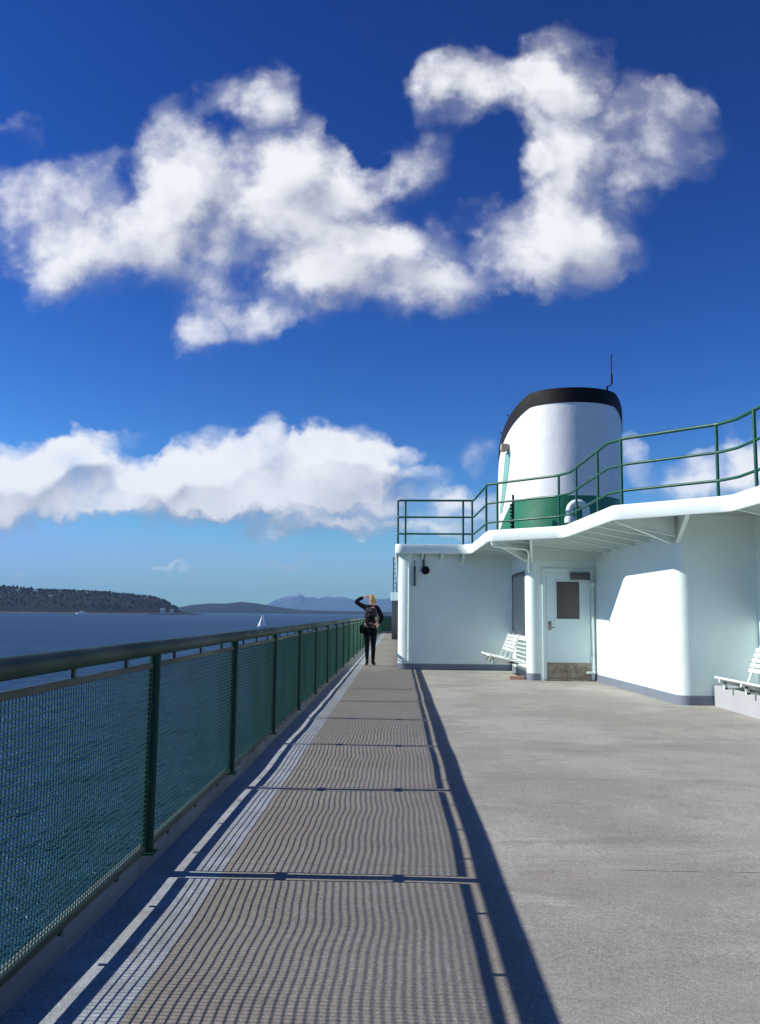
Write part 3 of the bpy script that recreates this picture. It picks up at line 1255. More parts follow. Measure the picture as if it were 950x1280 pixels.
# ================================================================== DECKHOUSE
Z_ROOF, Z_DECK2 = 2.70, 2.91
foot = round_poly([(-.02, 56, 0), (-.02, 20.32, .2), (2.66, 20.36, 0), (2.615, 17.44, .13), (3.96, 17.45, 0), (4.17, 12.97, .17), (5.37, 13.0, 0), (5.47, 9.6, .2), (14, 9.6, 0), (14, 56, 0)], 8)
house_t = thing('deckhouse', 'white painted steel deckhouse with stepped overhanging roof, right side of the deck', 'deckhouse', (4.0, 20.0, 0))
bm = bmesh.new()
prism(bm, foot, -0.03, 2.86)
part('wall', bm, WHITE, house_t, smooth=30)

# grey base band, open at the door
li = [i for i, p in enumerate(foot) if abs(p[0] - 3.96) < .01 and abs(p[1] - 17.45) < .01][0]
pathA = foot[:li] + [(2.925, 17.464)]
pathB = [(3.90, 17.451)] + foot[li:-1]
for pa in (pathA, pathB):
    bm = bmesh.new()
    ribbon(bm, pa, [(-0.02, -0.02), (0.012, -0.02), (0.012, 0.135), (0.008, 0.14), (-0.02, 0.14)])
    part('base_band', bm, TRIM, house_t, smooth=30)

# roof
edge = round_poly([(-.1, 56, 0), (-.1, 19.92, .16), (1.66, 19.95, .3), (1.70, 16.5, .3), (2.98, 15.5, .35), (3.13, 12.56, .25), (4.40, 11.40, .3), (4.47, 9.0, .3), (5.9, 7.9, .3), (14, 7.9, 0), (14, 56, 0)], 7)
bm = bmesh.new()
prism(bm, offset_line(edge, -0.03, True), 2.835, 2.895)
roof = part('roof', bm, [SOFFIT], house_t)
bm = bmesh.new()
prism(bm, offset_line(edge, -0.06, True), 2.899, 2.906)
part('roof_surface', bm, ROOFGREY, roof)
bm = bmesh.new()
ribbon(bm, edge[:-1], [(-0.045, 2.715), (-0.035, 2.70), (-0.01, 2.70), (0.0, 2.715), (0.0, 2.90), (-0.012, 2.918), (-0.035, 2.918), (-0.045, 2.90)])
part('roof_edge', bm, WHITE, roof, smooth=35)


def cant(x0, y0, x1, y1, zt0=2.715, zt1=2.50, fl=0.05):
    """tapered bracket from the roof edge (x0,y0) to the wall (x1,y1)"""
    bm = bmesh.new()
    a, b = Vector((x0, y0, 0)), Vector((x1, y1, 0))
    d = (b - a).normalized()
    nrm = Vector((-d.y, d.x, 0)) * .006
    A, B = a, b + d * .02
    extrude_poly(bm, [A - nrm + Vector((0, 0, 2.83)), A - nrm + Vector((0, 0, zt0)), B - nrm + Vector((0, 0, zt1)), B - nrm + Vector((0, 0, 2.83))], nrm * 2)
    s = Vector((-d.y, d.x, 0)) * fl / 2
    p0, p1 = A + Vector((0, 0, zt0)), B + Vector((0, 0, zt1))
    extrude_poly(bm, [p0 - s, p0 + s, p1 + s, p1 - s], (0, 0, -.009))
    part('bracket', bm, WHITE, house_t)


for y in (17.9, 18.55, 19.2):
    cant(1.70, y, 2.66, y)
for y in (12.85, 13.5, 14.2, 14.9):
    cant(3.13 - (y - 12.56) * .05, y, 4.02 + (17.45 - y) * .05 if y > 13.2 else 4.1, y)
for y in (15.6, 16.3, 16.95):
    x0 = 2.90 if y < 15.62 else (2.05 if y < 16.4 else 1.74)
    cant(x0, y, 3.99, y)
for x in (.55, 1.0):
    cant(x, 19.95, x, 20.36, 2.70, 2.56)
cant(1.50, 19.92, 1.50, 20.36, 2.70, 2.50)
for y in (9.9, 10.6, 11.3):
    cant(4.46, y, 5.43, y)
# corner gussets and knee braces
cant(1.78, 16.50, 2.63, 17.46, 2.70, 2.36)
cant(2.45, 15.95, 2.70, 17.46, 2.70, 2.36)
cant(3.17, 12.62, 4.13, 13.12, 2.70, 2.42, .05)
cant(3.98, 11.82, 4.22, 13.02, 2.70, 2.42, .06)
cant(4.62, 9.0, 5.47, 9.66, 2.70, 2.42)


def ywin(name, x, y0, y1, z0, z1, parent):
    """window set in a wall facing -X"""
    bm = bmesh.new()
    w = .055
    for (a, b, c, d) in ((y0 - w, y1 + w, z1, z1 + w), (y0 - w, y1 + w, z0 - w, z0), (y0 - w, y0, z0, z1), (y1, y1 + w, z0, z1)):
        box(bm, x - .03, x + .05, a, b, c, d, .004)
    f = part(name, bm, DARKGREY, parent)
    bm = bmesh.new()
    box(bm, x - .018, x + .05, y0, y1, z0, z1)
    part('pane', bm, GLASS, f)


ywin('window', 2.632, 18.02, 19.8, .93, 2.16, house_t)
ywin('window', 5.375, 11.5, 12.72, 1.28, 2.02, house_t)

# door in the recess
DYY = 17.452
bm = bmesh.new()
for (a, b, c, d) in ((2.895, 2.965, .0, 2.25), (3.865, 3.925, .0, 2.25), (2.965, 3.865, 2.175, 2.25)):
    box(bm, a, b, DYY - .035, DYY + .05, c, d, .006)
dfr = part('door_frame', bm, WHITE, house_t)
bm = bmesh.new()
box(bm, 2.975, 3.855, DYY - .022, DYY + .03, .035, 2.165, .008)
for (a, b, c, d) in ((3.15, 3.67, 1.98, 2.01), (3.15, 3.67, 1.20, 1.23), (3.15, 3.18, 1.23, 1.98), (3.64, 3.67, 1.23, 1.98)):
    box(bm, a, b, DYY - .036, DYY - .02, c, d, .003)
door = part('door', bm, DOORWHITE, house_t)
bm = bmesh.new()
box(bm, 3.18, 3.64, DYY - .027, DYY, 1.23, 1.98)
box(bm, 3.18, 3.20, DYY - .031, DYY, 1.23, 1.98)
part('door_window', bm, GLASS_DOOR, door)
bm = bmesh.new()
box(bm, 2.98, 3.85, DYY - .028, DYY - .015, .04, .36, .003)
for k in range(5):
    for zz in (.06, .34):
        tube(bm, [(3.02 + k * .2, DYY - .026, zz), (3.02 + k * .2, DYY - .032, zz)], .008, 6)
part('kickplate', bm, KICK, door)
bm = bmesh.new()
box(bm, 3.015, 3.075, DYY - .034, DYY - .02, 1.0, 1.18, .006)
tube(bm, smooth_path([(3.045, DYY - .03, 1.06), (3.045, DYY - .085, 1.06), (3.13, DYY - .085, 1.055)], .03), .011, 8)
tube(bm, [(3.045, DYY - .03, 1.14), (3.045, DYY - .05, 1.14)], .018, 10)
part('door_handle', bm, KICK, door)
for zz in (.45, 1.15, 1.85):
    bm = bmesh.new()
    tube(bm, [(3.862, DYY - .035, zz - .06), (3.862, DYY - .035, zz + .06)], .011, 8)
    part('hinge', bm, WHITE, door)
bm = bmesh.new()
box(bm, 2.93, 3.90, DYY - .12, DYY, -.01, .03, .004)
part('door_sill', bm, KICK, dfr)
# moulding round the door opening
bm = bmesh.new()
for (a, b, c, d) in ((2.80, 2.825, .15, 2.37), (2.80, 3.925, 2.37, 2.395)):
    box(bm, a, b, DYY - .012, DYY + .05, c, d, .003)
part('moulding', bm, WHITE, house_t)
# wall lamp over the door
bm = bmesh.new()
box(bm, 3.46, 3.84, DYY - .16, DYY - .03, 2.10, 2.15, .01)
extrude_poly(bm, [(3.46, DYY - .15, 2.10), (3.46, DYY - .05, 2.10), (3.46, DYY - .04, 2.03), (3.46, DYY - .10, 2.02)], (.38, 0, 0))
t = tag(part('wall_lamp', bm, DARKGREY), 'grey shaded wall lamp above the white door', 'lamp')
# conduit right of the door
bm = bmesh.new()
tube(bm, smooth_path([(3.80, DYY - .05, 1.99), (3.90, DYY - .06, 1.99), (3.905, DYY - .06, 1.9), (3.905, DYY - .06, .1)], .04), .017, 8)
box(bm, 3.86, 3.95, DYY - .10, DYY - .0, 1.88, 1.96, .008)
for zz in (.25, .9, 1.5):
    box(bm, 3.875, 3.935, DYY - .08, DYY, zz, zz + .03, .003)
box(bm, 3.76, 3.93, DYY - .11, DYY - .04, .15, .19, .006)
part('conduit', bm, WHITE, house_t)
# drain pipe under the roof and down the pillar
bm = bmesh.new()
tube(bm, smooth_path([(1.78, 16.5, 2.74), (1.80, 16.5, 2.61), (2.50, 16.78, 2.58), (2.555, 16.9, 2.50), (2.60, 17.36, 2.25), (2.64, 17.52, 2.16)], .09), .026, 10)
part('drain_pipe', bm, WHITE, house_t, smooth=40)
# pipe on the far left corner column
bm = bmesh.new()
tube(bm, smooth_path([(.24, 19.99, 2.70), (.24, 20.12, 2.5), (.235, 20.30, 2.4), (.235, 20.31, .2)], .05), .022, 10)
for zz in (.45, 1.3, 2.1):
    box(bm, .20, .27, 20.29, 20.36, zz, zz + .03, .003)
tube(bm, smooth_path([(-.05, 20.28, .36), (.02, 20.22, .30), (.22, 20.27, .18)], .05), .012, 8)
part('drain_pipe', bm, WHITE, house_t, smooth=40)
# floodlight box at left of back wall
bm = bmesh.new()
box(bm, .34, .39, 20.24, 20.36, 1.95, 2.38, .01)
box(bm, .335, .395, 20.23, 20.30, 2.36, 2.40, .005)
tube(bm, [(.365, 20.30, 2.38), (.365, 20.30, 2.56)], .010, 8)
tag(part('strip_lamp', bm, DARKGREY), 'narrow dark vertical lamp on the shaded back wall near its left edge', 'lamp')
t = thing('horn_speaker', 'round black speaker hanging under the roof edge on the back wall', 'speaker', (.62, 20.3, 2.33))
bm = bmesh.new()
N = 20
prev = None
for (yy, rr) in ((20.33, .05), (20.30, .06), (20.24, .09), (20.21, .098), (20.205, .09), (20.22, .055), (20.19, .04), (20.185, .001)):
    ring = [bm.verts.new((.62 + rr * math.cos(6.2832 * k / N), yy, 2.32 + rr * math.sin(6.2832 * k / N))) for k in range(N)]
    if prev:
        for k in range(N):
            bm.faces.new((prev[k], prev[(k + 1) % N], ring[(k + 1) % N], ring[k]))
    prev = ring
part('horn', bm, BLACK, t, smooth=40)
bm = bmesh.new()
box(bm, .555, .60, 20.28, 20.36, 2.38, 2.72, .004)
part('bracket', bm, DARKGREY, t)

# vent box the second bench stands on
bm = bmesh.new()
box(bm, 4.66, 5.44, 10.2, 12.935, 0.0 - .02, .30, .012)
t = tag(part('storage_locker', bm, BOX_GREY), 'low light grey steel locker under the right-hand bench', 'locker')
# small rust-red chock
bm = bmesh.new()
extrude_poly(bm, [(2.25, 17.62, .0), (2.25, 17.76, .0), (2.25, 17.75, .07), (2.25, 17.65, .07)], (.31, 0, 0))
bmesh.ops.bevel(bm, geom=bm.edges[:], offset=.008, segments=1, affect='EDGES')
tag(part('wooden_chock', bm, painted('rust_red_paint', (0.34, 0.19, 0.15), .8, .3)), 'small rust red wooden block on the deck by the white pillar', 'block')

# ================================================================== BENCHES
def make_bench(x, y, label):
    """white slatted bench facing -X, its back to the wall; x,y = front far corner; runs towards -Y"""
    t = thing('bench', label, 'bench', (x, y, 0), 'white slatted benches against the deckhouse')
    L = 1.75
    F, Bk = Vector((x, 0, .475)), Vector((x + .56, 0, .355))
    d = (Bk - F).normalized()
    n = Vector((-d.z, 0, d.x))
    bm = bmesh.new()
    for k in range(5):
        a = F + d * (k * .115)
        b = a + d * .095
        extrude_poly(bm, [Vector((a.x, y, a.z)), Vector((b.x, y, b.z)), Vector((b.x, y, b.z)) + n * -.028, Vector((a.x, y, a.z)) + n * -.028], (0, -L, 0))
    bmesh.ops.bevel(bm, geom=bm.edges[:], offset=.005, segments=1, affect='EDGES')
    part('seat', bm, BENCH_PAINT, t)
    b0 = Vector((x + .455, 0, .50))
    b1 = Vector((x + .60, 0, .875))
    d2 = (b1 - b0).normalized()
    n2 = Vector((-d2.z, 0, d2.x))
    bm = bmesh.new()
    for k in range(5):
        a = b0 + d2 * (.045 + k * .075)
        b = a + d2 * .052
        extrude_poly(bm, [Vector((a.x, y, a.z)), Vector((b.x, y, b.z)), Vector((b.x, y, b.z)) - n2 * .024, Vector((a.x, y, a.z)) - n2 * .024], (0, -L, 0))
    bmesh.ops.bevel(bm, geom=bm.edges[:], offset=.005, segments=1, affect='EDGES')
    part('backrest', bm, BENCH_PAINT, t)
    for yy in (y - .12, y - L / 2, y - L + .16):
        bm = bmesh.new()
        c0, c1 = b0 - d2 * .17 - n2 * -.01, b1 + d2 * .03 - n2 * -.01
        extrude_poly(bm, [c0 + Vector((0, yy, 0)), c1 + Vector((0, yy, 0)), c1 + Vector((.05, yy, -.01)), c0 + Vector((.05, yy, -.01))], (0, -.05, 0))
        part('back_support', bm, BENCH_PAINT, t)
        bm = bmesh.new()
        s0, s1 = F - n * .029, Bk + d * .06 - n * .029
        extrude_poly(bm, [s0 + Vector((.02, yy, 0)), s1 + Vector((0, yy, 0)), s1 + Vector((0, yy, -.05)), s0 + Vector((.02, yy, -.05))], (0, -.045, 0))
        part('seat_rail', bm, BENCH_PAINT, t)
        bm = bmesh.new()
        extrude_poly(bm, [(x + .055, yy, .41), (x + .105, yy, .40), (x + .125, yy, .302), (x + .085, yy, .302)], (0, -.045, 0))
        extrude_poly(bm, [(x + .075, yy, .325), (x + .075, yy, .301), (x + .79, yy, .301), (x + .79, yy, .325)], (0, -.045, 0))
        extrude_poly(bm, [(x + .44, yy, .35), (x + .49, yy, .34), (x + .50, yy, .302), (x + .45, yy, .302)], (0, -.045, 0))
        part('leg', bm, BENCH_PAINT, t)
    return t


make_bench(1.865, 19.55, 'white slatted bench in the recess behind the pillar, left of the door')
make_bench(4.46, 12.35, 'white slatted bench on the low grey locker at the right edge of the view')

# ================================================================== UPPER RAILING
rail2 = thing('upper_railing', 'green three-bar pipe railing following the stepped roof edge', 'railing', (1.7, 17.5, Z_DECK2))
rp = [(13.8, 8.15), (6.0, 8.15), (4.62, 9.2), (4.53, 11.4), (4.40, 11.72), (3.36, 12.74), (3.21, 13.1), (3.17, 15.85), (3.00, 16.25), (2.02, 17.2), (1.80, 17.45), (1.73, 19.96), (-.04, 20.05), (-.04, 50)]
for z in (3.955, 3.56, 3.165):
    bm = bmesh.new()
    tube(bm, smooth_path([(x, y, z) for x, y in rp], .06, 4), .025 if z > 3.9 else .021, 10)
    part('rail', bm, GREEN, rail2, smooth=50)
posts = [(.14, 20.04), (1.49, 19.975), (1.70, 19.955), (1.785, 17.55), (1.98, 17.24), (3.03, 16.2), (3.175, 15.3), (3.20, 13.75), (3.33, 12.78), (4.38, 11.74), (4.535, 10.85), (4.60, 9.6), (5.3, 8.65), (7.2, 8.15), (9.3, 8.15), (11.4, 8.15), (13.6, 8.15)] + [(-.04, 21.5 + 2.4 * k) for k in range(12)]
for x, y in posts:
    bm = bmesh.new()
    tube(bm, [(x, y, 2.90), (x, y, 3.955)], .024, 10)
    tube(bm, [(x, y, 2.905), (x, y, 2.916)], .05, 10)
    part('post', bm, GREEN, rail2, smooth=50)

# ================================================================== FUNNEL
FX, FY, FA, FB = 4.20, 22.5, 1.53, 2.5


def fpt(t, off=0.0):
    """t=0 is the near nose; positive to port"""
    ss, cc = math.sin(t), math.cos(t)
    q = 2 / 2.25
    ex, ey = math.copysign(abs(ss) ** q, ss), math.copysign(abs(cc) ** q, cc)
    x, y = FX - FA * ex, FY - FB * ey
    n = Vector((-math.copysign(abs(ex) ** 1.25, ex) / FA, -math.copysign(abs(ey) ** 1.25, ey) / FB)).normalized()
    return x + n.x * off, y + n.y * off


def ftop(y):
    return 6.71 - max(0.0, y - 20.52) * 0.40


def band(t):
    a = abs((math.degrees(t) + 180) % 360 - 180)
    return 4.11 - max(0.0, min(1.0, (a - 60) / 24)) * .62


fun = thing('funnel', 'white ship funnel with black top and green lower band above the deckhouse roof', 'funnel', (FX, FY, Z_DECK2))
NT = 96
ts = [2 * math.pi * k / NT for k in range(NT)]


def lean(z):
    return (5.6 - z) * .035


def fun_band(name, zlo, zhi, off, mat, closed_top=False, nz=4):
    bm = bmesh.new()
    R0 = [[bm.verts.new((*fpt(t, off + max(0, math.sin(t)) * lean(zlo(t) + (zhi(t) - zlo(t)) * j / nz)), zlo(t) + (zhi(t) - zlo(t)) * j / nz)) for t in ts] for j in range(nz + 1)]
    for j in range(nz):
        for k in range(NT):
            bm.faces.new((R0[j][k], R0[j][(k + 1) % NT], R0[j + 1][(k + 1) % NT], R0[j + 1][k]))
    if closed_top:
        inner = [bm.verts.new((*fpt(t, off - .11), zhi(t))) for t in ts]
        inn2 = [bm.verts.new((*fpt(t, off - .11), zhi(t) - .35)) for t in ts]
        for k in range(NT):
            bm.faces.new((R0[nz][k], R0[nz][(k + 1) % NT], inner[(k + 1) % NT], inner[k]))
            bm.faces.new((inner[k], inner[(k + 1) % NT], inn2[(k + 1) % NT], inn2[k]))
        bm.faces.new(inn2)
    return part(name, bm, mat, fun, smooth=50)


fun_band('green_band', lambda t: Z_DECK2, band, 0, GREEN_FUNNEL)
fun_band('body', band, lambda t: ftop(fpt(t)[1]) - .36, 0, WHITE_SOFT)
fun_band('black_top', lambda t: ftop(fpt(t)[1]) - .36, lambda t: ftop(fpt(t)[1]), .012, BLACK, True, 3)
for ex_ in (3.75, 4.6):
    bm = bmesh.new()
    tube(bm, [(ex_, 21.6, 5.9), (ex_, 21.6, 6.25)], .22, 14)
    part('exhaust_pipe', bm, BLACK, fun, smooth=50)

# pale teal stripe curving down the port side
bm = bmesh.new()
NS = 18
vo, vi = [], []
for k in range(NS + 1):
    s = k / NS
    z = 5.42 - s * 1.50
    ta = math.radians(65 + 13 * s ** 1.5)
    tb = math.radians(75 + 10 * s ** 1.3)
    L = lean(z)
    vo.append([bm.verts.new((*fpt(ta, L + .012), z)), bm.verts.new((*fpt((ta + tb) / 2, L + .012), z)), bm.verts.new((*fpt(tb, L + .012), z))])
    vi.append([bm.verts.new((*fpt(ta, L - .01), z)), bm.verts.new((*fpt((ta + tb) / 2, L - .01), z)), bm.verts.new((*fpt(tb, L - .01), z))])
for k in range(NS):
    for j in range(2):
        bm.faces.new((vo[k][j], vo[k][j + 1], vo[k + 1][j + 1], vo[k + 1][j]))
        bm.faces.new((vi[k][j], vi[k + 1][j], vi[k + 1][j + 1], vi[k][j + 1]))
    bm.faces.new((vo[k][0], vo[k + 1][0], vi[k + 1][0], vi[k][0]))
    bm.faces.new((vo[k][2], vi[k][2], vi[k + 1][2], vo[k + 1][2]))
part('teal_stripe', bm, TEAL, fun)
# flood lamp
lx, ly = fpt(math.radians(70), .10)
bm = bmesh.new()
box(bm, lx - .09, lx + .10, ly - .12, ly + .12, 5.46, 5.62, .02)
box(bm, lx - .02, lx + .22, ly - .03, ly + .03, 5.52, 5.60, .005)
box(bm, lx - .10, lx + .02, ly - .16, ly - .06, 5.40, 5.47, .01)
part('floodlight', bm, BEIGE, fun)
# stanchions on the sloping rim
for tt, h in ((70, .10), (88, .16)):
    x, y = fpt(math.radians(tt), -.03)
    z = ftop(y)
    bm = bmesh.new()
    tube(bm, [(x, y, z - .05), (x, y, z + h * .6), (x - .05, y, z + h)], .012, 6)
    part('rim_post', bm, BLACK, fun)
ant = thing('antenna', 'thin black whip antenna on the right of the funnel top', 'antenna', (5.17, 20.9, 6.6))
bm = bmesh.new()
tube(bm, [(5.14, 20.92, 6.4), (5.14, 20.92, 6.98)], .032, 8)
part('base', bm, BLACK, ant)
bm = bmesh.new()
tube(bm, [(5.14, 20.92, 6.98), (5.25, 20.92, 7.02), (5.27, 20.92, 7.80)], .013, 6)
tube(bm, [(5.27, 20.92, 7.05), (5.27, 20.92, 7.3)], .022, 6)
part('whip', bm, BLACK, ant)

# gooseneck vent pipe
gv = thing('gooseneck_vent', 'white gooseneck vent pipe on the roof in front of the funnel', 'vent', (3.72, 16.9, Z_DECK2))
bm = bmesh.new()
cx, cz, rr = 3.53, 3.36, .165
pts = [(cx + rr, 16.9, 2.90), (cx + rr, 16.9, 3.2)] + [(cx + rr * math.cos(a), 16.9, cz + rr * math.sin(a)) for a in [math.pi * k / 12 for k in range(13)]] + [(cx - rr, 16.9, 3.24)]
tube(bm, pts, .07, 16)
part('pipe', bm, WHITE, gv, smooth=50)
bm = bmesh.new()
tube(bm, [(cx - rr, 16.9, 3.27), (cx - rr, 16.9, 3.20), (cx - rr, 16.9, 3.12)], .08, 16, radii=[.075, .10, .10])
part('mouth', bm, WHITE, gv, smooth=50)
bm = bmesh.new()
tube(bm, [(cx + rr, 16.9, 2.906), (cx + rr, 16.9, 2.93)], .12, 16)
part('flange', bm, WHITE, gv)

# dark ribbed post beside the railing
rb = thing('ribbed_post', 'dark green toothed post on the roof before the funnel band', 'post', (2.66, 20.1, Z_DECK2))
bm = bmesh.new()
tube(bm, [(2.66, 20.1, 2.90), (2.68, 20.1, 4.12)], .028, 8)
part('pole', bm, BLACK, rb)
bm = bmesh.new()
for k in range(11):
    z = 3.0 + k * .085
    box(bm, 2.60, 2.70, 20.04, 20.13, z, z + .045, .006)
part('ribs', bm, GREEN_DARK, rb)
bm = bmesh.new()
box(bm, 3.02, 3.14, 16.75, 16.87, 2.906, 3.0, .02)
tube(bm, [(3.08, 16.81, 2.99), (3.08, 16.81, 3.04)], .025, 8)
tag(part('deck_fitting', bm, BLACK), 'small black fitting on the roof edge under the funnel', 'fitting')

# far end of the port walkway
lk = thing('equipment_cabinet', 'tall dark cabinet with white box on top, far down the walkway wall', 'cabinet', (-.2, 44, 0))
bm = bmesh.new()
box(bm, -.36, -.03, 43.7, 44.6, 0, 1.95, .02)
part('body', bm, DARKGREY, lk)
bm = bmesh.new()
box(bm, -.42, -.03, 43.6, 44.7, 1.95, 2.36, .03)
part('top_box', bm, WHITE, lk)
bm = bmesh.new()
for dx in (-.30, -.12):
    tube(bm, [(dx, 44.1, 2.36), (dx, 44.1, 4.2)], .022, 6)
for k in range(7):
    tube(bm, [(-.30, 44.1, 2.6 + k * .25), (-.12, 44.1, 2.6 + k * .25)], .016, 6)
part('ladder', bm, BLACK, lk)

# ================================================================== THE PERSON
def skin_mesh(name, chain, mat, parent=None, root=0, sub=2, loc=(0, 0, 0), smooth=True):
    """chain: (verts {key: (pos, radius or (rx, ry))}, edges)"""
    verts, edges = chain
    bm = bmesh.new()
    lay = bm.verts.layers.skin.verify()
    d = {}
    for i, (k, (p, r)) in enumerate(verts.items()):
        v = bm.verts.new(p)
        v[lay].radius = r if isinstance(r, tuple) else (r, r)
        v[lay].use_root = (k == root)
        d[k] = v
    for a, b in edges:
        bm.edges.new((d[a], d[b]))
    me = bpy.data.meshes.new(name)
    bm.to_mesh(me)
    bm.free()
    me.materials.append(mat)
    o = new_obj(name, me, parent)
    o.location = loc
    s = o.modifiers.new('skin', 'SKIN')
    s.use_smooth_shade = True
    s.branch_smoothing = 0.3
    b = o.modifiers.new('sub', 'SUBSURF')
    b.levels = sub
    b.render_levels = sub
    return o


def cloth(name, color, rough=0.85):
    m = principled(name, color, rough, spec=0.08)
    nt = m.node_tree
    P = obj_coord(nt)
    n = noise_tex(nt, P, 14, 4, .6)
    nt.links.new(bump(nt, n, .6, .02), nt.nodes['Principled BSDF'].inputs['Normal'])
    nt.links.new(mixc(nt, maprange(nt, n, .3, .7), tuple(c * .8 for c in color), tuple(c * 1.4 for c in color)), nt.nodes['Principled BSDF'].inputs['Base Color'])
    return m


skinm = principled('skin', (0.55, 0.32, 0.22), .55)
jacketm = cloth('navy_jacket', (0.006, 0.006, 0.012))
legm = cloth('black_leggings', (0.009, 0.008, 0.014))
bootm = cloth('brown_boots', (0.035, 0.022, 0.016), .6)


def hair_material():
    m = principled('blonde_hair', (0.55, 0.36, 0.15), .5)
    nt = m.node_tree
    P = obj_coord(nt)
    n = noise_tex(nt, P, 22, 4, .7, stretch=(2.2, 2.2, .5))
    nt.links.new(mixc(nt, maprange(nt, n, .35, .65), (0.52, 0.34, 0.14), (0.14, 0.075, 0.03)), nt.nodes['Principled BSDF'].inputs['Base Color'])
    nt.links.new(bump(nt, n, .8, .02), nt.nodes['Principled BSDF'].inputs['Normal'])
    return m


def flower_material():
    m = principled('floral_backpack_cloth', (0.03, 0.02, 0.03), .8)
    nt = m.node_tree
    P = obj_coord(nt)
    v = node(nt, 'ShaderNodeTexVoronoi')
    v.inputs['Scale'].default_value = 9
    nt.links.new(P, v.inputs['Vector'])
    spot = maprange(nt, v.outputs['Distance'], .52, .30)
    pick = node(nt, 'ShaderNodeSeparateColor')
    nt.links.new(v.outputs['Color'], pick.inputs[0])
    on = maprange(nt, pick.outputs[0], .28, .34)
    col = mixc(nt, pick.outputs[1], (0.60, 0.24, 0.24), (0.5, 0.38, 0.32))
    nt.links.new(mixc(nt, math_node(nt, 'MULTIPLY', spot, on), (0.010, 0.006, 0.012), col), nt.nodes['Principled BSDF'].inputs['Base Color'])
    return m


PX, PYY = -.715, 21.66
per = thing('person', 'person seen from behind in dark jacket and leggings, left hand raised to their head', 'person', (PX, PYY, 0))
S = 1.0
body_v = {
    'pelvis': ((.0, 0, .95), (.13, .10)), 'waist': ((.0, 0, 1.10), (.105, .085)), 'chest': ((.01, 0, 1.28), (.13, .10)), 'upper': ((.01, 0, 1.41), (.11, .085)),
    'neck': ((.02, .005, 1.50), .05), 'jaw': ((.025, .03, 1.575), (.062, .066)), 'head': ((.03, .02, 1.66), (.078, .092)), 'crown': ((.03, .01, 1.73), (.055, .065)),
    'nose': ((.032, .118, 1.635), .014),
    'ls': ((-.14, 0, 1.445), .052), 'le': ((-.375, .05, 1.575), .038), 'lw': ((-.175, .09, 1.705), .026), 'lp': ((-.125, .09, 1.72), (.034, .016)),
    'rs': ((.16, 0, 1.445), .052), 're': ((.285, -.04, 1.19), .038), 'rw': ((.22, .13, 1.045), .026), 'rp': ((.19, .17, 1.0), (.034, .016)),
    'lh': ((-.085, 0, .87), .085), 'lk': ((-.08, .01, .49), .055), 'la': ((-.07, -.02, .10), .036), 'lf': ((-.08, .10, .035), .032),
    'rh': ((.085, 0, .87), .085), 'rk': ((.08, .01, .49), .055), 'ra': ((.075, -.02, .10), .036), 'rf': ((.095, .10, .035), .032),
}
body_e = [('pelvis', 'waist'), ('waist', 'chest'), ('chest', 'upper'), ('upper', 'neck'), ('neck', 'jaw'), ('jaw', 'head'), ('head', 'crown'), ('head', 'nose'),
          ('upper', 'ls'), ('ls', 'le'), ('le', 'lw'), ('lw', 'lp'), ('upper', 'rs'), ('rs', 're'), ('re', 'rw'), ('rw', 'rp'),
          ('pelvis', 'lh'), ('lh', 'lk'), ('lk', 'la'), ('la', 'lf'), ('pelvis', 'rh'), ('rh', 'rk'), ('rk', 'ra'), ('ra', 'rf')]
for side, base, dv, cur in (('l', Vector((-.125, .09, 1.72)), Vector((1, .12, .25)), Vector((0, -.012, -.03))), ('r', Vector((.19, .17, 1.0)), Vector((-.45, .45, -.77)), Vector((-.02, .01, .0)))):
    dv = dv.normalized()
    lat = Vector((0, .75, .66)) if side == 'l' else Vector((.4, .8, .3))
    lat = (lat - dv * lat.dot(dv)).normalized()
    for i, (o_, L) in enumerate(((-.030, .062), (-.011, .075), (.010, .072), (.029, .056))):
        k1, k2 = f'{side}f{i}a', f'{side}f{i}b'
        k0 = f'{side}f{i}r'
        body_v[k0] = (tuple(base + dv * .035 + lat * o_), .0095)
        body_v[k1] = (tuple(base + dv * (.035 + L * .55) + lat * o_ * 1.15 + cur * .5), .0085)
        body_v[k2] = (tuple(base + dv * (.035 + L) + lat * o_ * 1.2 + cur * 1.4), .0075)
        body_e += [(f'{side}p', k0), (k0, k1), (k1, k2)]
    body_v[f'{side}t1'] = (tuple(base + dv * .01 - lat * .042), .010)
    body_v[f'{side}t2'] = (tuple(base + dv * .045 - lat * .060), .009)
    body_e += [(f'{side}p', f'{side}t1'), (f'{side}t1', f'{side}t2')]
skin_mesh('body', (body_v, body_e), skinm, per, 'pelvis')
jv = {
    'hem': ((.0, 0, .83), (.165, .125)), 'pelvis': ((.0, 0, .95), (.165, .13)), 'waist': ((.0, 0, 1.10), (.145, .12)), 'chest': ((.01, 0, 1.28), (.16, .13)), 'upper': ((.01, 0, 1.42), (.13, .105)), 'col': ((.02, .005, 1.50), .072),
    'ls': ((-.14, 0, 1.45), .072), 'lm': ((-.27, .03, 1.515), .060), 'le': ((-.385, .05, 1.58), .056), 'lq': ((-.29, .075, 1.65), .050), 'lw': ((-.185, .09, 1.703), .042),
    'rs': ((.165, 0, 1.45), .072), 'rm': ((.235, -.02, 1.32), .064), 're': ((.30, -.04, 1.18), .060), 'rw': ((.225, .12, 1.055), .046)}
je = [('hem', 'pelvis'), ('pelvis', 'waist'), ('waist', 'chest'), ('chest', 'upper'), ('upper', 'col'), ('upper', 'ls'), ('ls', 'lm'), ('lm', 'le'), ('le', 'lq'), ('lq', 'lw'), ('upper', 'rs'), ('rs', 'rm'), ('rm', 're'), ('re', 'rw')]
skin_mesh('jacket', (jv, je), jacketm, per, 'pelvis')
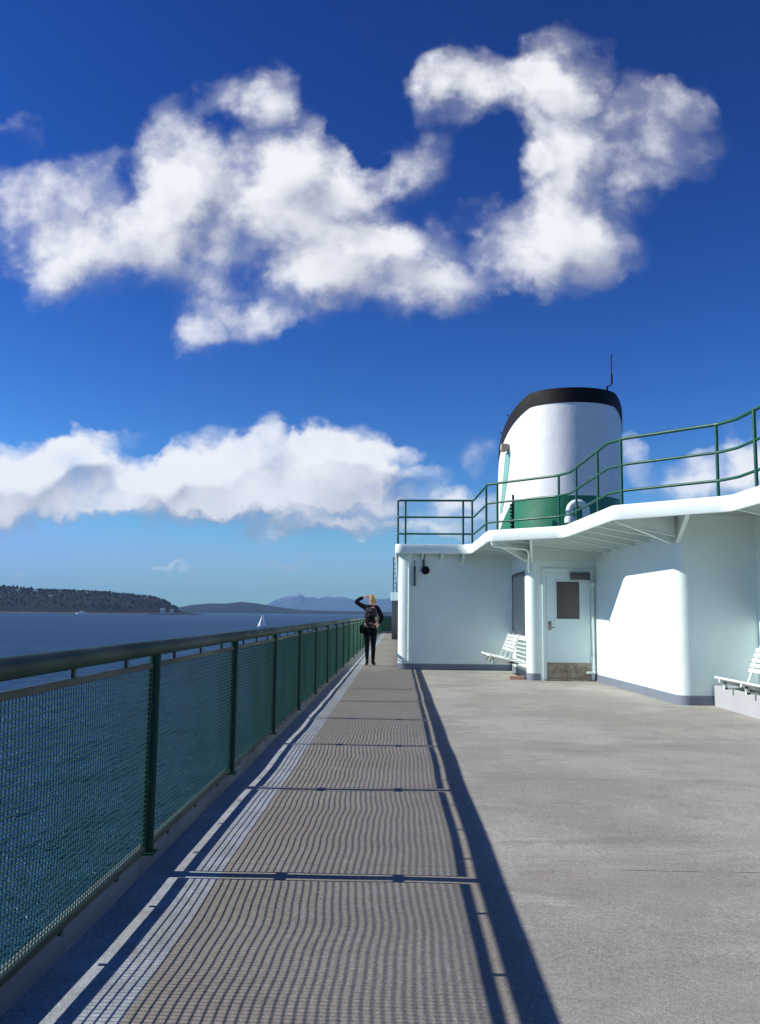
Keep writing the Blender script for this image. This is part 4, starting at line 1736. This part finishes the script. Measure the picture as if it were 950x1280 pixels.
lv = {'pelvis': ((.0, 0, .92), (.14, .11)), 'lh': ((-.085, 0, .84), .10), 'lt': ((-.085, .01, .66), .082), 'lk': ((-.08, .01, .49), .064), 'lc': ((-.078, -.015, .36), .060), 'la': ((-.07, -.02, .13), .042),
      'rh': ((.085, 0, .84), .10), 'rt': ((.085, .01, .66), .082), 'rk': ((.08, .01, .49), .064), 'rc': ((.08, -.015, .36), .060), 'ra': ((.075, -.02, .13), .042)}
le = [('pelvis', 'lh'), ('lh', 'lt'), ('lt', 'lk'), ('lk', 'lc'), ('lc', 'la'), ('pelvis', 'rh'), ('rh', 'rt'), ('rt', 'rk'), ('rk', 'rc'), ('rc', 'ra')]
skin_mesh('leggings', (lv, le), legm, per, 'pelvis')
for sx, tx in ((-.07, -.09), (.075, .11)):
    bv = {'a': ((sx, -.02, .17), .048), 'b': ((sx, -.02, .07), .046), 'h': ((sx, -.045, .038), .036), 'c': ((tx, .10, .036), .038), 'd': ((tx, .165, .028), .028)}
    skin_mesh('shoe', (bv, [('a', 'b'), ('b', 'h'), ('b', 'c'), ('c', 'd')]), bootm, per, 'a')
hairm = hair_material()
hv = {'top': ((.03, -.005, 1.735), (.080, .082)), 'mid': ((.035, -.035, 1.67), (.104, .085)), 'low': ((.045, -.055, 1.59), (.090, .055)), 'nape': ((.065, -.06, 1.51), (.065, .04)), 'tip': ((.095, -.05, 1.45), (.03, .02)),
      'bun': ((.005, -.05, 1.765), .05), 'w1': ((.125, -.045, 1.61), .05), 'w2': ((.15, -.04, 1.55), .03)}
skin_mesh('hair', (hv, [('top', 'mid'), ('mid', 'low'), ('low', 'nape'), ('nape', 'tip'), ('top', 'bun'), ('mid', 'w1'), ('w1', 'w2')]), hairm, per, 'mid')
eyem = principled('eye', (0.05, 0.04, 0.04), .1)
for dx in (-.004, .066):
    bm = bmesh.new()
    sphere(bm, (PX + dx, PYY + .105, 1.66), .012)
    part('eye', bm, eyem, per, smooth=True)
bm = bmesh.new()
sphere(bm, (PX + .031, PYY + .098, 1.59), .022, (1, .35, .3))
part('mouth', bm, principled('lips', (0.4, 0.12, 0.1), .4), per, smooth=True)

bp = thing('backpack', 'dark floral backpack worn on the back of the person', 'backpack', (PX + .03, PYY - .2, 1.2))
flm = flower_material()
bm = bmesh.new()
b = bmesh.new()
bmesh.ops.create_cube(b, size=1)
bmesh.ops.subdivide_edges(b, edges=b.edges[:], cuts=5, use_grid_fill=True)
for v in b.verts:
    x, y, z = v.co * 2
    w = .165 * (1 - .12 * z * z) * (1 - .06 * z)
    k = max(abs(x), abs(y), abs(z)) / max(1e-6, (abs(x) ** 5 + abs(y) ** 5 + abs(z) ** 5) ** .2)
    v.co = Vector((x * k * w, y * k * .095, z * k * .25))
bmesh.ops.translate(b, verts=b.verts, vec=(PX + .02, PYY - .215, 1.20))
merge(bm, b)
part('sack', bm, flm, bp, smooth=True)
bm = bmesh.new()
b = bmesh.new()
bmesh.ops.create_cube(b, size=1)
bmesh.ops.subdivide_edges(b, edges=b.edges[:], cuts=4, use_grid_fill=True)
for v in b.verts:
    x, y, z = v.co * 2
    k = max(abs(x), abs(y), abs(z)) / max(1e-6, (abs(x) ** 4 + abs(y) ** 4 + abs(z) ** 4) ** .25)
    v.co = Vector((x * k * .10, y * k * .05, z * k * .10))
bmesh.ops.translate(b, verts=b.verts, vec=(PX + .035, PYY - .315, 1.17))
merge(bm, b)
part('pocket', bm, cloth('backpack_black', (0.008, 0.008, 0.01)), bp, smooth=True)
strapm = cloth('strap_black', (0.01, 0.01, 0.012))
for s in (-1, 1):
    bm = bmesh.new()
    tube(bm, smooth_path([(PX + .02 + s * .09, PYY - .15, 1.42), (PX + .01 + s * .115, PYY - .02, 1.525), (PX + .01 + s * .115, PYY + .135, 1.40), (PX + .01 + s * .135, PYY + .13, 1.2), (PX + .02 + s * .14, PYY - .15, 1.02)], .06), .016, 8)
    part('strap', bm, strapm, bp, smooth=True)
hb = thing('shoulder_bag', 'dark shoulder bag hanging at the left hip of the person', 'bag', (PX - .2, PYY - .02, .9))
bm = bmesh.new()
b = bmesh.new()
bmesh.ops.create_cube(b, size=1)
bmesh.ops.subdivide_edges(b, edges=b.edges[:], cuts=4, use_grid_fill=True)
for v in b.verts:
    x, y, z = v.co * 2
    k = max(abs(x), abs(y), abs(z)) / max(1e-6, (abs(x) ** 4 + abs(y) ** 4 + abs(z) ** 4) ** .25)
    v.co = Vector((x * k * .055, y * k * .13, z * k * .11))
bmesh.ops.translate(b, verts=b.verts, vec=(PX - .215, PYY - .02, .905))
merge(bm, b)
part('pouch', bm, cloth('bag_dark', (0.008, 0.012, 0.014)), hb, smooth=True)
bm = bmesh.new()
tube(bm, smooth_path([(PX - .21, PYY - .13, .98), (PX + .02, PYY - .12, 1.40), (PX + .10, PYY - .02, 1.525), (PX + .0, PYY + .14, 1.35), (PX - .20, PYY + .10, .98)], .08), .009, 6)
part('strap', bm, strapm, hb)
